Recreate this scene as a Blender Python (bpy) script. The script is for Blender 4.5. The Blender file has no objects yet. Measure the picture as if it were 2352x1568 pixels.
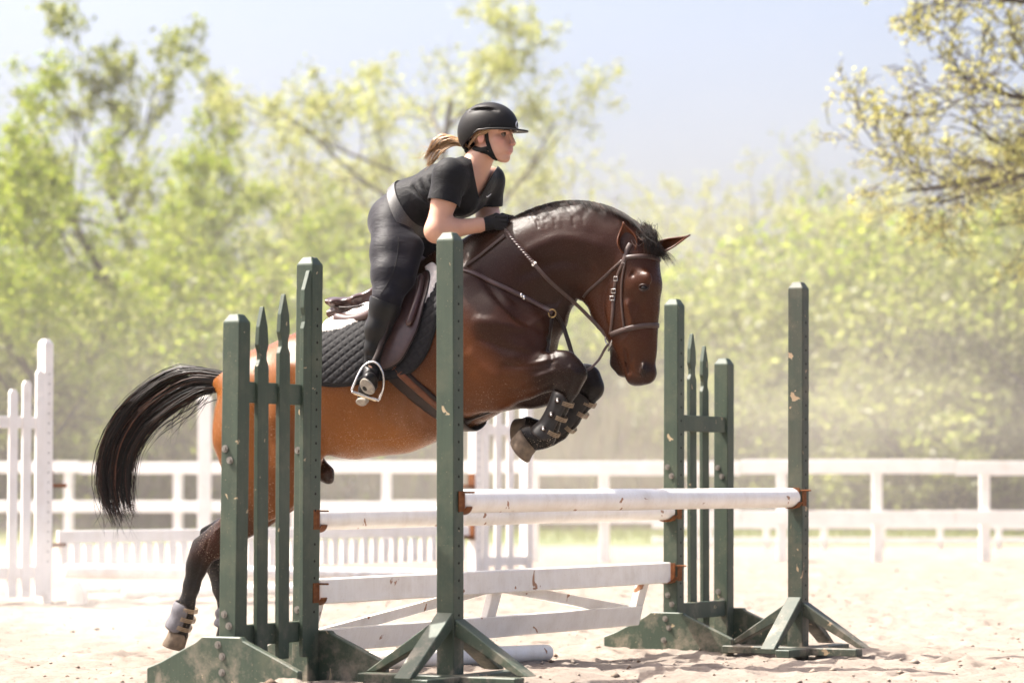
import bpy, bmesh, math, random
import numpy as np
from mathutils import Vector, Matrix
from mathutils.bvhtree import BVHTree
R = math.radians
sc = bpy.context.scene
col = sc.collection

# ------------------------------------------------------------------ camera, light, exposure
PITCH = math.atan(341 / 6800)
CAMZ = 0.85
cam_d = bpy.data.cameras.new('camera')
cam = bpy.data.objects.new('camera', cam_d); col.objects.link(cam)
cam.location = (0, 0, CAMZ)
cam.rotation_euler = (math.pi / 2 + PITCH, 0, 0)
cam_d.sensor_width = 36.0
cam_d.lens = 36.0 * 6800 / 2352
cam_d.clip_start = 0.1
cam_d.clip_end = 2000
cam_d.dof.use_dof = True
cam_d.dof.focus_distance = 14.5
cam_d.dof.aperture_fstop = 2.3
sc.camera = cam

SUN_AZ = (-0.965, 0.26)          # horizontal direction towards the sun
SUN_EL = R(56)
world = bpy.data.worlds.new('World'); sc.world = world
world.use_nodes = True
wn = world.node_tree
for n in list(wn.nodes): wn.nodes.remove(n)
w_out = wn.nodes.new('ShaderNodeOutputWorld')
w_bg = wn.nodes.new('ShaderNodeBackground')
w_sky = wn.nodes.new('ShaderNodeTexSky')
w_sky.sky_type = 'NISHITA'
w_sky.sun_disc = False
w_sky.sun_elevation = SUN_EL
w_sky.sun_rotation = math.atan2(SUN_AZ[0], SUN_AZ[1])
w_sky.air_density = 0.6
w_sky.dust_density = 7.5
w_sky.ozone_density = 0.5
w_bg.inputs[1].default_value = 0.15
wn.links.new(w_sky.outputs[0], w_bg.inputs[0])
wn.links.new(w_bg.outputs[0], w_out.inputs[0])

sun_d = bpy.data.lights.new('sun', 'SUN')
sun_d.energy = 5.0
sun_d.angle = R(0.53)
sun_d.color = (1.0, 0.95, 0.87)
sun = bpy.data.objects.new('sun', sun_d); col.objects.link(sun)
sdir = Vector((SUN_AZ[0] * math.cos(SUN_EL), SUN_AZ[1] * math.cos(SUN_EL), math.sin(SUN_EL))).normalized()
sun.rotation_euler = (-sdir).to_track_quat('-Z', 'Y').to_euler()
sun.location = (-8, 12, 20)

sc.view_settings.view_transform = 'Standard'
sc.view_settings.look = 'None'
sc.view_settings.exposure = 1.42
sc.view_settings.gamma = 1.0
sc.view_settings.use_curve_mapping = False
sc.render.engine = 'CYCLES'
sc.cycles.use_denoising = True
sc.cycles.max_bounces = 8
sc.cycles.diffuse_bounces = 4
sc.cycles.transparent_max_bounces = 12
sc.cycles.volume_bounces = 1
sc.cycles.volume_step_rate = 2.0

# ------------------------------------------------------------------ picture -> place helpers
F_ = 6800.0
FW = Vector((0, math.cos(PITCH), math.sin(PITCH)))
UP = Vector((0, -math.sin(PITCH), math.cos(PITCH)))
CAM = Vector((0, 0, CAMZ))
def ray(px, py):
    return FW + Vector((1, 0, 0)) * ((px - 1176) / F_) - UP * ((py - 784) / F_)
def at(px, py, Y):
    r = ray(px, py)
    return CAM + r * (Y / r.y)
def ground(px, py):
    r = ray(px, py)
    return CAM + r * (-CAMZ / r.z)

# ------------------------------------------------------------------ object helpers
def tag(o, label=None, cat=None, group=None, kind=None):
    if label: o['label'] = label
    if cat: o['category'] = cat
    if group: o['group'] = group
    if kind: o['kind'] = kind
    return o
def wmat(o):
    return (wmat(o.parent) @ o.matrix_basis) if o.parent else o.matrix_basis.copy()
def thing(name, loc, label, cat, group=None, rotz=0.0):
    o = bpy.data.objects.new(name, None); col.objects.link(o)
    o.empty_display_size = 0.1
    o.location = loc; o.rotation_euler = (0, 0, rotz)
    return tag(o, label, cat, group)
def link_mesh(name, me, m, parent=None, smooth=False):
    if m is not None:
        for mm in (m if isinstance(m, (list, tuple)) else [m]): me.materials.append(mm)
    if smooth:
        me.polygons.foreach_set('use_smooth', [True] * len(me.polygons))
    o = bpy.data.objects.new(name, me); col.objects.link(o)
    if parent: o.parent = parent
    return o
def raw(name, verts, faces, m, parent=None, smooth=False, world=True):
    """mesh from world-space coordinates; stored local to its parent"""
    v = np.asarray([tuple(p) for p in verts] if not isinstance(verts, np.ndarray) else verts, dtype=float)
    if parent and world:
        M = np.array(wmat(parent).inverted())
        v = v @ M[:3, :3].T + M[:3, 3]
    me = bpy.data.meshes.new(name)
    me.from_pydata(v.tolist(), [], faces if not isinstance(faces, np.ndarray) else faces.tolist())
    me.update()
    return link_mesh(name, me, m, parent, smooth)
def fast_mesh(name, v, f):
    """v (n,3), f (m,4) or (m,3) arrays"""
    me = bpy.data.meshes.new(name)
    v = np.ascontiguousarray(v, dtype=np.float32); f = np.ascontiguousarray(f, dtype=np.int32)
    k = f.shape[1]
    me.vertices.add(len(v)); me.vertices.foreach_set('co', v.ravel())
    me.loops.add(f.size); me.loops.foreach_set('vertex_index', f.ravel())
    me.polygons.add(len(f))
    me.polygons.foreach_set('loop_start', np.arange(0, f.size, k, dtype=np.int32))
    me.polygons.foreach_set('loop_total', np.full(len(f), k, dtype=np.int32))
    me.update(calc_edges=True); me.validate()
    return me
class MB:
    def __init__(s): s.v = []; s.f = []
    def add(s, v, f):
        b = len(s.v); s.v += [Vector(p) for p in v]; s.f += [tuple(i + b for i in q) for q in f]; return s
    def box(s, c, a, b, d):
        """centre c, half vectors a, b, d"""
        c, a, b, d = map(Vector, (c, a, b, d))
        v = [c - a - b - d, c + a - b - d, c + a + b - d, c - a + b - d, c - a - b + d, c + a - b + d, c + a + b + d, c - a + b + d]
        f = [(0, 3, 2, 1), (4, 5, 6, 7), (0, 1, 5, 4), (1, 2, 6, 5), (2, 3, 7, 6), (3, 0, 4, 7)]
        if a.cross(b).dot(d) < 0: f = [q[::-1] for q in f]
        return s.add(v, f)
    def prism(s, pts, d):
        """closed outline of 3D points extruded along d"""
        n = len(pts); d = Vector(d); pts = [Vector(p) for p in pts]
        v = pts + [p + d for p in pts]
        nrm = sum(((pts[i] - pts[0]).cross(pts[(i + 1) % n] - pts[0]) for i in range(n)), Vector())
        f = [tuple(range(n))[::-1], tuple(range(n, 2 * n))] + [(i, (i + 1) % n, n + (i + 1) % n, n + i) for i in range(n)]
        if nrm.dot(d) < 0: f = [q[::-1] for q in f]
        return s.add(v, f)
    def tube(s, pts, rad, sides=8, cap=True, flat=None):
        """round tube; flat=(w,t,normals) makes a strap of width w, thickness t"""
        pts = [Vector(p) for p in pts]; n = len(pts)
        rad = rad if isinstance(rad, (list, tuple)) else [rad] * n
        b = len(s.v)
        ref = None
        for i, p in enumerate(pts):
            t = (pts[min(i + 1, n - 1)] - pts[max(i - 1, 0)])
            t = t.normalized() if t.length > 1e-9 else Vector((0, 0, 1))
            if ref is None:
                ref = Vector((0, 0, 1)) if abs(t.z) < .9 else Vector((1, 0, 0))
            x = ref - t * ref.dot(t)
            x = x.normalized() if x.length > 1e-6 else t.orthogonal().normalized()
            ref = x; y = t.cross(x)
            for k in range(sides):
                a = 2 * math.pi * k / sides
                s.v.append(p + (x * math.cos(a) + y * math.sin(a)) * rad[i])
        for i in range(n - 1):
            for k in range(sides):
                k2 = (k + 1) % sides
                s.f.append((b + i * sides + k, b + i * sides + k2, b + (i + 1) * sides + k2, b + (i + 1) * sides + k))
        if cap:
            s.f.append(tuple(b + k for k in range(sides))[::-1])
            s.f.append(tuple(b + (n - 1) * sides + k for k in range(sides)))
        return s
    def strap(s, pts, nrms, w, t):
        """flat strap along pts; nrms give the outward direction"""
        n = len(pts); b = len(s.v)
        for i, p in enumerate(pts):
            tg = (pts[min(i + 1, n - 1)] - pts[max(i - 1, 0)]).normalized()
            nn = Vector(nrms[i]); nn = (nn - tg * nn.dot(tg)).normalized()
            sd = tg.cross(nn)
            for (u_, v_) in ((-1, 0), (-.75, 1), (.75, 1), (1, 0), (.75, -1), (-.75, -1)):
                s.v.append(p + sd * (w / 2 * u_) + nn * (t / 2 * v_))
        for i in range(n - 1):
            for k in range(6):
                k2 = (k + 1) % 6
                s.f.append((b + i * 6 + k, b + i * 6 + k2, b + i * 6 + 6 + k2, b + i * 6 + 6 + k))
        s.f.append(tuple(b + k for k in range(6))[::-1]); s.f.append(tuple(b + (n - 1) * 6 + k for k in range(6)))
        return s
    def ball(s, c, rx, ry=None, rz=None, rot=None, nu=14, nv=9):
        ry = ry or rx; rz = rz or rx; c = Vector(c); rot = rot or Matrix.Identity(3)
        v = [c + rot @ Vector((0, 0, rz))]
        for j in range(1, nv):
            th = math.pi * j / nv
            for i in range(nu):
                ph = 2 * math.pi * i / nu
                v.append(c + rot @ Vector((rx * math.sin(th) * math.cos(ph), ry * math.sin(th) * math.sin(ph), rz * math.cos(th))))
        v.append(c + rot @ Vector((0, 0, -rz)))
        f = [(0, 1 + i, 1 + (i + 1) % nu) for i in range(nu)]
        for j in range(nv - 2):
            for i in range(nu):
                a = 1 + j * nu + i; b2 = 1 + j * nu + (i + 1) % nu
                f.append((a, a + nu, b2 + nu, b2))
        L = len(v) - 1
        f += [(L, 1 + (nv - 2) * nu + (i + 1) % nu, 1 + (nv - 2) * nu + i) for i in range(nu)]
        return s.add(v, f)
    def build(s, name, m, parent=None, smooth=False, bevel=0.0, seg=1, world=True, jitter=0.0):
        v = s.v
        if parent and world:
            M = wmat(parent).inverted(); v = [M @ p for p in v]
        me = bpy.data.meshes.new(name)
        me.from_pydata([tuple(p) for p in v], [], s.f); me.update()
        if bevel > 0:
            bm = bmesh.new(); bm.from_mesh(me)
            bmesh.ops.recalc_face_normals(bm, faces=bm.faces)
            ed = [e for e in bm.edges if e.is_manifold and e.calc_face_angle(0) > R(25)]
            bmesh.ops.bevel(bm, geom=ed, offset=bevel, segments=seg, profile=.6, affect='EDGES', clamp_overlap=True)
            bm.to_mesh(me); bm.free()
        return link_mesh(name, me, m, parent, smooth)
def copy_tree(o, parent=None):
    c = o.copy(); col.objects.link(c); c.parent = parent
    for ch in list(o.children): copy_tree(ch, c)
    return c
def smooth_path(pts, n=6):
    """Catmull-Rom through Vectors"""
    P = [Vector(p) for p in pts]
    if len(P) < 3:
        return [P[0].lerp(P[1], i / n) for i in range(n + 1)]
    out = []
    for i in range(len(P) - 1):
        p0 = P[max(i - 1, 0)]; p1 = P[i]; p2 = P[i + 1]; p3 = P[min(i + 2, len(P) - 1)]
        for k in range(n):
            t = k / n
            out.append(0.5 * ((2 * p1) + (p2 - p0) * t + (2 * p0 - 5 * p1 + 4 * p2 - p3) * t * t + (3 * p1 - p0 - 3 * p2 + p3) * t ** 3))
    out.append(P[-1].copy())
    return out

# ------------------------------------------------------------------ materials
class NT:
    def __init__(s, name):
        s.m = bpy.data.materials.new(name); s.m.use_nodes = True
        s.t = s.m.node_tree
        s.b = s.t.nodes['Principled BSDF']; s.out = s.t.nodes['Material Output']
    def n(s, ty, **kw):
        nd = s.t.nodes.new(ty)
        for k, v in kw.items():
            if k in nd.inputs: s.put(nd.inputs[k], v)
            else: setattr(nd, k, v)
        return nd
    def put(s, sock, v):
        if isinstance(v, bpy.types.NodeSocket): s.t.links.new(v, sock)
        elif isinstance(v, bpy.types.Node): s.t.links.new(v.outputs[0], sock)
        else:
            if hasattr(sock.default_value, '__len__') and isinstance(v, (tuple, list)) and len(sock.default_value) == 4 and len(v) == 3: v = (*v, 1)
            sock.default_value = v
    def P(s, **kw):
        for k, v in kw.items(): s.put(s.b.inputs[k.replace('_', ' ')], v)
        return s
    def coord(s, kind='Object', scale=(1, 1, 1)):
        tc = s.n('ShaderNodeTexCoord'); mp = s.n('ShaderNodeMapping'); mp.inputs['Scale'].default_value = scale
        s.t.links.new(tc.outputs[kind], mp.inputs[0]); return mp.outputs[0]
    def noise(s, vec, scale, detail=4, rough=.55, dist=0):
        nd = s.n('ShaderNodeTexNoise'); s.put(nd.inputs['Vector'], vec)
        nd.inputs['Scale'].default_value = scale; nd.inputs['Detail'].default_value = detail
        nd.inputs['Roughness'].default_value = rough; nd.inputs['Distortion'].default_value = dist
        return nd.outputs[0]
    def ramp(s, fac, stops):
        nd = s.n('ShaderNodeValToRGB'); s.put(nd.inputs[0], fac)
        e = nd.color_ramp.elements
        while len(e) < len(stops): e.new(.5)
        for i, (p, c) in enumerate(stops):
            e[i].position = p; e[i].color = (*c, 1) if isinstance(c, (tuple, list)) else (c, c, c, 1)
        return nd.outputs[0]
    def mix(s, fac, a, b, mode='MIX'):
        nd = s.n('ShaderNodeMix'); nd.data_type = 'RGBA'; nd.blend_type = mode
        s.put(nd.inputs[0], fac); s.put(nd.inputs[6], a); s.put(nd.inputs[7], b); return nd.outputs[2]
    def bump(s, h, strength=.3, dist=.01):
        nd = s.n('ShaderNodeBump'); s.put(nd.inputs['Height'], h)
        nd.inputs['Strength'].default_value = strength; nd.inputs['Distance'].default_value = dist
        s.put(s.b.inputs['Normal'], nd.outputs[0]); return s
def plain(name, c, rough=.6, metal=0.0, var=.18, scale=30, bump=.15, spec=.2, bdist=.004):
    t = NT(name); co = t.coord()
    nz = t.noise(co, scale, 5)
    if max(c) < .5: c = tuple(x * .76 for x in c)
    cc = t.ramp(nz, [(.25, tuple(x * (1 - var) for x in c)), (.75, tuple(min(1, x * (1 + var)) for x in c))])
    t.P(Base_Color=cc, Roughness=rough, Metallic=metal)
    t.b.inputs['Specular IOR Level'].default_value = spec
    if bump: t.bump(nz, bump, bdist)
    return t.m
def painted(name, c, c2, wood, chip=.68, chip_scale=11, stretch=(1, 1, .35), rough=.55, dirt=None, dirt_amt=.4, splash=True):
    """old paint: two tones, long scuffs, chips down to the wood"""
    t = NT(name); co = t.coord(scale=stretch); co1 = t.coord()
    base = t.mix(t.ramp(t.noise(co, 5, 5, .6), [(.35, 0.0), (.68, 1.0)]), c, c2)
    fine = t.noise(t.coord(scale=(1, 1, .06)), 60, 4)
    base = t.mix(.22, base, t.ramp(fine, [(.2, .12), (.8, .88)]), 'OVERLAY')
    if dirt:
        base = t.mix(t.ramp(t.noise(co1, 6, 6, .65), [(.48, 0.0), (.75, dirt_amt)]), base, dirt)
    cn = t.noise(co1, chip_scale, 3, .55, .6)
    cm = t.ramp(cn, [(chip, 0.0), (chip + .012, 1.0)])
    sx = t.n('ShaderNodeSeparateXYZ'); t.put(sx.inputs[0], t.coord())
    lowz = t.n('ShaderNodeMapRange'); t.put(lowz.inputs[0], sx.outputs[2]); lowz.inputs[1].default_value = .30; lowz.inputs[2].default_value = .0; lowz.inputs[3].default_value = 0; lowz.inputs[4].default_value = .5
    ms = t.n('ShaderNodeMath', operation='MULTIPLY'); t.put(ms.inputs[0], lowz.outputs[0]); t.put(ms.inputs[1], t.ramp(t.noise(co1, 7, 6, .7), [(.48, 0.0), (.66, 1.0)]))
    if splash: base = t.mix(ms.outputs[0], base, (.46, .36, .28))
    pit = t.ramp(t.noise(co1, 120, 2, .6), [(.70, 0.0), (.73, .6)]); base = t.mix(pit, base, wood)
    base = t.mix(cm, base, wood)
    t.P(Base_Color=base, Roughness=rough)
    inv = t.n('ShaderNodeMath', operation='SUBTRACT'); inv.inputs[0].default_value = 1; t.put(inv.inputs[1], cm)
    ad = t.n('ShaderNodeMath', operation='MULTIPLY_ADD'); t.put(ad.inputs[0], fine); ad.inputs[1].default_value = .5; t.put(ad.inputs[2], inv.outputs[0])
    t.bump(ad.outputs[0], .35, .003)
    return t.m

M_green = painted('green_paint', (.026, .044, .027), (.040, .060, .037), (.36, .28, .17), .69, 13, stretch=(1, 1, .45), dirt=(.12, .12, .075), dirt_amt=.45)
M_green_worn = painted('worn_green_paint', (.026, .044, .030), (.048, .050, .034), (.32, .23, .14), .655, 11, stretch=(1, 1, .4), dirt=(.13, .11, .07), dirt_amt=.6)
M_white = painted('white_paint', (.86, .83, .78), (.80, .76, .70), (.33, .16, .08), .675, 9, stretch=(1, 1, 1), splash=False, rough=.45, dirt=(.55, .47, .38), dirt_amt=.45)
M_whitefar = painted('white_fence_paint', (.86, .84, .81), (.80, .78, .74), (.45, .36, .28), .74, 6, rough=.5, dirt=(.6, .54, .46), dirt_amt=.4)
M_rust = plain('rusty_steel', (.22, .080, .028), .85, .15, .55, 45, .5)
M_dark = plain('dark_hole', (.012, .012, .010), .9, 0, .2, 30, 0)
M_bolt = plain('galvanised_bolt', (.30, .28, .25), .5, .7, .3, 60, .2)
M_endwood = plain('bare_wood_end', (.42, .27, .15), .8, 0, .3, 60, .4)

# ---- ground -----------------------------------------------------------------
t = NT('arena_sand'); co = t.coord()
n1 = t.noise(co, 2.2, 6, .6); n2 = t.noise(co, 38, 6, .65); n3 = t.noise(co, 220, 3, .7)
c = t.ramp(n1, [(.3, (.208, .174, .145)), (.7, (.272, .231, .196))])
c = t.mix(t.ramp(n2, [(.30, .55), (.52, 0.0)]), c, (.125, .093, .070))
c = t.mix(t.ramp(n3, [(.64, 0.0), (.72, .5)]), c, (.08, .055, .038))
t.P(Base_Color=c, Roughness=.95); t.b.inputs['Specular IOR Level'].default_value = .1
hh = t.n('ShaderNodeMath', operation='ADD'); t.put(hh.inputs[0], n2); t.put(hh.inputs[1], n3); t.bump(hh.outputs[0], .55, .012)
M_sand = t.m
t = NT('meadow_grass'); co = t.coord()
n1 = t.noise(co, .35, 5, .6); n2 = t.noise(co, 9, 5, .65)
c = t.ramp(n1, [(.3, (.09, .115, .05)), (.55, (.13, .145, .07)), (.75, (.20, .18, .11))])
c = t.mix(t.ramp(n2, [(.35, .6), (.6, 0.0)]), c, (.07, .10, .03))
t.P(Base_Color=c, Roughness=.95); t.b.inputs['Specular IOR Level'].default_value = .1; t.bump(n2, .6, .05)
M_meadow = t.m

rng = np.random.default_rng(5)
def vnoise(x, y, seed):
    """cheap smooth value noise on arrays"""
    xi = np.floor(x).astype(np.int64); yi = np.floor(y).astype(np.int64); xf = x - xi; yf = y - yi
    def h(a, b):
        n = (a * 374761393 + b * 668265263 + seed * 1442695041) & 0x7fffffff
        n = ((n ^ (n >> 13)) * 1274126177) & 0x7fffffff
        return ((n ^ (n >> 16)) & 0xffff) / 65535.0
    u = xf * xf * (3 - 2 * xf); v = yf * yf * (3 - 2 * yf)
    return (h(xi, yi) * (1 - u) + h(xi + 1, yi) * u) * (1 - v) + (h(xi, yi + 1) * (1 - u) + h(xi + 1, yi + 1) * u) * v
# hoof prints: little rings pressed in the sand
hp = np.column_stack([rng.uniform(-4.5, 6, 900), rng.uniform(11.5, 36, 900), rng.uniform(.05, .085, 900)])
def sand_h(x, y):
    h = (vnoise(x * 1.3, y * 1.3, 1) - .5) * .035 + (vnoise(x * 4.1, y * 4.1, 2) - .5) * .035
    h += (vnoise(x * 11, y * 11, 3) - .5) * .022 + (vnoise(x * 27, y * 27, 4) - .5) * .011
    s_ = lambda a, b, q: np.clip((q - a) / (b - a), 0, 1)
    return h - .012 - .05 * s_(13.9, 15.9, y) * (1 - s_(19, 24, y))
def line(a, b, n): return np.linspace(a, b, n, endpoint=False)
gx = np.concatenate([line(-320, -40, 14), line(-40, -6, 30), line(-6, -2.6, 70), line(-2.6, 3.4, 240), line(3.4, 7, 70), line(7, 40, 30), np.linspace(40, 320, 15)])
gy = np.concatenate([line(-40, 8, 12), line(8, 12, 30), line(12, 17.5, 230), line(17.5, 25, 150), line(25, 46, 140), np.linspace(46, 47.5, 6)])
GX, GY = np.meshgrid(gx, gy)
GZ = sand_h(GX, GY)
for (hx, hy, hr) in hp:
    i0, i1 = np.searchsorted(gx, [hx - .25, hx + .25]); j0, j1 = np.searchsorted(gy, [hy - .25, hy + .25])
    sx = GX[j0:j1, i0:i1]; sy = GY[j0:j1, i0:i1]
    d = np.sqrt((sx - hx) ** 2 + (sy - hy) ** 2) / hr
    GZ[j0:j1, i0:i1] += -.030 * np.exp(-(d * 1.1) ** 4) + .016 * np.exp(-((d - 1.45) / .4) ** 2)
GZ = np.where((np.abs(GX) > 9) | (GY > 40) | (GY < 9), GZ * .35, GZ)
def grid_faces(nx, ny):
    i = np.arange(nx - 1)[None, :] + np.arange(ny - 1)[:, None] * nx
    return np.stack([i, i + 1, i + 1 + nx, i + nx], -1).reshape(-1, 4)
me = fast_mesh('sand_arena', np.column_stack([GX.ravel(), GY.ravel(), GZ.ravel()]), grid_faces(len(gx), len(gy)))
tag(link_mesh('sand_arena', me, M_sand, None, True), kind='structure')
def gz(x, y): return float(sand_h(np.array([x]), np.array([y]))[0])
mx = np.linspace(-700, 700, 80); my = np.concatenate([line(45.0, 90, 60), np.linspace(90, 1500, 40)])
MX, MY = np.meshgrid(mx, my)
MZ = -.05 + .13 * np.clip((MY - 45) / 2, 0, 1) + (vnoise(MX * .3, MY * .3, 9) - .5) * .15 * np.clip((MY - 46) / 8, 0, 1)
me = fast_mesh('meadow', np.column_stack([MX.ravel(), MY.ravel(), MZ.ravel()]), grid_faces(len(mx), len(my)))
tag(link_mesh('meadow', me, M_meadow, None, True), kind='structure')

# loose clods and dark crumbs of footing
bm_v = []; bm_f = []
octa = np.array([(1, 0, 0), (-1, 0, 0), (0, 1, 0), (0, -1, 0), (0, 0, 1), (0, 0, -1)], float)
of = np.array([(0, 2, 4), (2, 1, 4), (1, 3, 4), (3, 0, 4), (2, 0, 5), (1, 2, 5), (3, 1, 5), (0, 3, 5)])
nC = 5200
cy = 12.3 + (rng.random(nC) ** 1.5) * 20; cx = (rng.random(nC) - .5) * cy * .40
cs = rng.lognormal(math.log(.0042), .6, nC)
cz = sand_h(cx, cy)
V = octa[None] * (cs[:, None, None] * rng.uniform(.55, 1.25, (nC, 6, 1))) * np.array([1.2, 1.2, .8])
V += np.column_stack([cx, cy, cz + cs * .3])[:, None, :]
Fc = (of[None] + (np.arange(nC) * 6)[:, None, None]).reshape(-1, 3)
t = NT('sand_clod'); g = t.n('ShaderNodeNewGeometry')
t.P(Base_Color=t.ramp(g.outputs['Random Per Island'], [(0, (.25, .205, .165)), (.7, (.20, .16, .125)), (.85, (.13, .09, .062)), (1, (.09, .055, .036))]), Roughness=.95)
M_clod = t.m
me = fast_mesh('sand_clods', V.reshape(-1, 3), Fc)
tag(link_mesh('sand_clods', me, M_clod, None, False), 'small sand clods and dark crumbs scattered over the arena footing', 'sand clods', kind='stuff')

# ---- the jump in front ---------------------------------------------------------
U = Vector((.491, .871, 0)); Vv = Vector((.871, -.491, 0)); Z = Vector((0, 0, 1))
A_n = Vector((-.272, 13.1, 0)); A_f = A_n + U * 3.765 - Vector((0, 0, .05))
B_n = A_n - Vv * .765; B_f = B_n + U * 3.765 - Vector((0, 0, .05))
PW = .0445
def post_mesh(mb, c, h, u=U, v=Vv, w=PW, lean=Vector(), z0=-.03, cap=.035):
    u = u * w; v = v * w
    b = [c - u - v, c + u - v, c + u + v, c - u + v]
    top = [p + Z * h + lean for p in b]
    tp = [c + lean + Z * (h + cap) + (p - c) * .55 for p in b]
    vs = [p + Z * z0 for p in b] + top + tp
    f = [(3, 2, 1, 0), (8, 9, 10, 11)]
    for k in range(4):
        f.append((k, (k + 1) % 4, 4 + (k + 1) % 4, 4 + k)); f.append((4 + k, 4 + (k + 1) % 4, 8 + (k + 1) % 4, 8 + k))
    mb.add(vs, f)
def holes(c, h, parent, lean=Vector(), zs=.30, step=.0762, u=U, v=Vv, w=PW, faces=('v',), du=0.0, m=None):
    mb = MB(); z = zs
    while z < h - .17:
        q = c + lean * (z / h) + Z * z
        for s in (1, -1):
            mb.tube([q + v * (s * (w - .012)) + u * du, q + v * (s * (w + .0012)) + u * du], .0062, 8)
        z += step
    o = mb.build('pin_holes', m or M_dark, parent); o['kind'] = 'stuff'; return o
def bolt(parent, p, n, r=.011):
    mb = MB(); mb.tube([p - n * .004, p + n * .002], r * 1.5, 12); mb.tube([p, p + n * .008], r * .8, 6)
    return mb.build('bolt', M_bolt, parent)
def standard(c, h, label, lean, m, green=True, arm=.41, grp='single green jump standards'):
    t_ = thing('jump_standard', c, label, 'jump standard', grp)
    mb = MB(); post_mesh(mb, c, h, lean=lean); mb.build('post', m, t_, bevel=.004)
    holes(c, h, t_, lean)
    # crossed feet
    mb = MB(); mb.box(c + Vv * PW * 2.0 + Z * .021, U * arm, Vv * .042, Z * .021); mb.build('foot', m, t_, bevel=.004)
    mb = MB(); mb.box(c - U * PW * 2.0 + Z * .021 + Vv * .0, Vv * (arm * .98), U * .042, Z * .0205); mb.build('foot', m, t_, bevel=.004)
    for d, sd in ((-U, Vv), (Vv, U), (-Vv, U), (U, Vv)):
        hb = .315 if d in (-U,) else .285
        p0 = c + d * (PW + .002) + Z * hb; p1 = c + d * (arm - .03) + Z * .043
        ax = (p1 - p0); L = ax.length; ax.normalize(); nn = sd.cross(ax).normalized()
        if nn.z < 0: nn = -nn
        q0 = p0 - nn * .0; th = .036
        o = [p0 + Z * .0, p1 + d * .035, p1 - d * .015, p0 - Z * .075]
        mb = MB(); mb.prism([q - sd * .042 for q in o], sd * .084)
        mb.build('brace', m, t_, bevel=.004)
    return t_
standard(A_n, 1.955, 'green single jump standard nearest the camera, standing in front of the horse', Vector((-.004, 0, 0)), M_green)
standard(A_f, 2.015, 'green single jump standard at the right, brown and bare near its top', Vector((.012, 0, 0)), M_green_worn)

def spear(c, w_dir, n_dir, z0, zt, hw, th, half=False):
    """picket outline with a spear tip, thickness along n_dir"""
    H = zt - z0
    prof = [(hw, z0), (hw, zt - .265), (hw * .62, zt - .235), (hw * .62, zt - .205), (hw * .95, zt - .17), (hw * .78, zt - .09), (.004, zt)]
    if half:
        pts = [(-hw, z0)] + prof[:-1] + [(-hw * .6, zt), (-hw, zt)]
    else:
        pts = prof + [(-x, z) for x, z in prof[::-1]]
    return [c + w_dir * x + Z * z - n_dir * (th / 2) for x, z in pts]
def wing(c_tall, out, width, h_tall, h_low, label, lean, grp, m, step_tops, flip=1, foot=True, npk=3, railz=(.215, 1.28), wood=True, mf=None, holes_m=None, u=U, v=Vv, pk_gap=None, round_top=False, pk_at=None, front_pk=True):
    t_ = thing('jump_wing', c_tall, label, 'jump wing', grp)
    u_ = out; side = v
    mb = MB(); post_mesh(mb, c_tall, h_tall, u=u, v=v, lean=lean); mb.build('post', m, t_, bevel=.004)
    holes(c_tall, h_tall, t_, lean, u=u, v=v, m=holes_m)
    c_low = c_tall + u_ * width
    mb = MB(); post_mesh(mb, c_low, h_low, u=u, v=v, lean=lean * .8); mb.build('post', m, t_, bevel=.004)
    for z in railz:
        z_ = z
        off = side * .012
        mb = MB(); mb.box(c_tall + u_ * (width / 2) + off + Z * z_ + lean * (z_ / h_tall), u_ * (width / 2 - PW + .002), side * .019, Z * .046)
        mb.build('rail', m, t_, bevel=.003)
    nI = len(step_tops)
    gap = pk_gap or (width / (nI + .35))
    for i, zt in enumerate(step_tops):
        half = (i == 0 and not round_top); pz = 1 if front_pk else -1
        ctr = c_tall + u_ * ((PW + .030) if half else ((pk_at[i] if pk_at else PW * .2 + gap * i + (gap * .55 if round_top else 0)))) + lean * .6
        mb = MB()
        wd = u_
        if round_top:
            o = [(-.042, .03), (.042, .03), (.042, zt - .03), (.022, zt), (-.022, zt), (-.042, zt - .03)]
            mb.prism([ctr + wd * x + Z * z - side * .012 + side * .033 for x, z in o], side * .022)
        else:
            mb.prism(spear(ctr + side * (.034 * pz), wd, side, .10, zt, .030 if half else .042, .022, half), side * .022)
        mb.build('picket', m, t_, bevel=.002)
    if foot:
        for cc, sgn in ((c_tall, -1), (c_low, 1)):
            fo = cc + u_ * (sgn * (PW + .021))
            L = .40
            o = [(-L, -.02), (L, -.02), (L, .075), (L * .78, .115), (L * .28, .20), (.10, .215), (-.10, .215), (-L * .34, .19), (-L * .8, .10), (-L, .07)]
            mb = MB(); mb.prism([fo + side * x + Z * z - u_ * .019 for x, z in o], u_ * .038)
            mb.build('foot', mf or m, t_, bevel=.005)
            for dz in (.06, .13, .18):
                bolt(t_, fo + u_ * (sgn * .0195) + Z * dz + side * random.uniform(-.02, .02), u_ * sgn)
    if foot:
        for z in (.26, .31, .98, 1.03):
            bolt(t_, c_tall - u * PW + Z * z + side * (.012 if z % .1 > .03 else -.014), -u)
            bolt(t_, c_low - u * PW + Z * z + side * (.012 if z % .1 > .03 else -.014), -u)
    return t_
random.seed(3)
wing(B_n, -U, .575, 1.875, 1.585, 'green picket jump wing on the left, in front of the horse rump', Vector((.016, 0, 0)), 'green jump wings', M_green, (1.845, 1.725, 1.66), pk_at=(0, .255, .425))
wing(B_f, U, .66, 1.945, 1.635, 'green picket jump wing on the right beyond the horse head', Vector((.010, 0, 0)), 'green jump wings', M_green, (1.87, 1.80, 1.735), pk_at=(0, .30, .465), front_pk=False)

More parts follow.
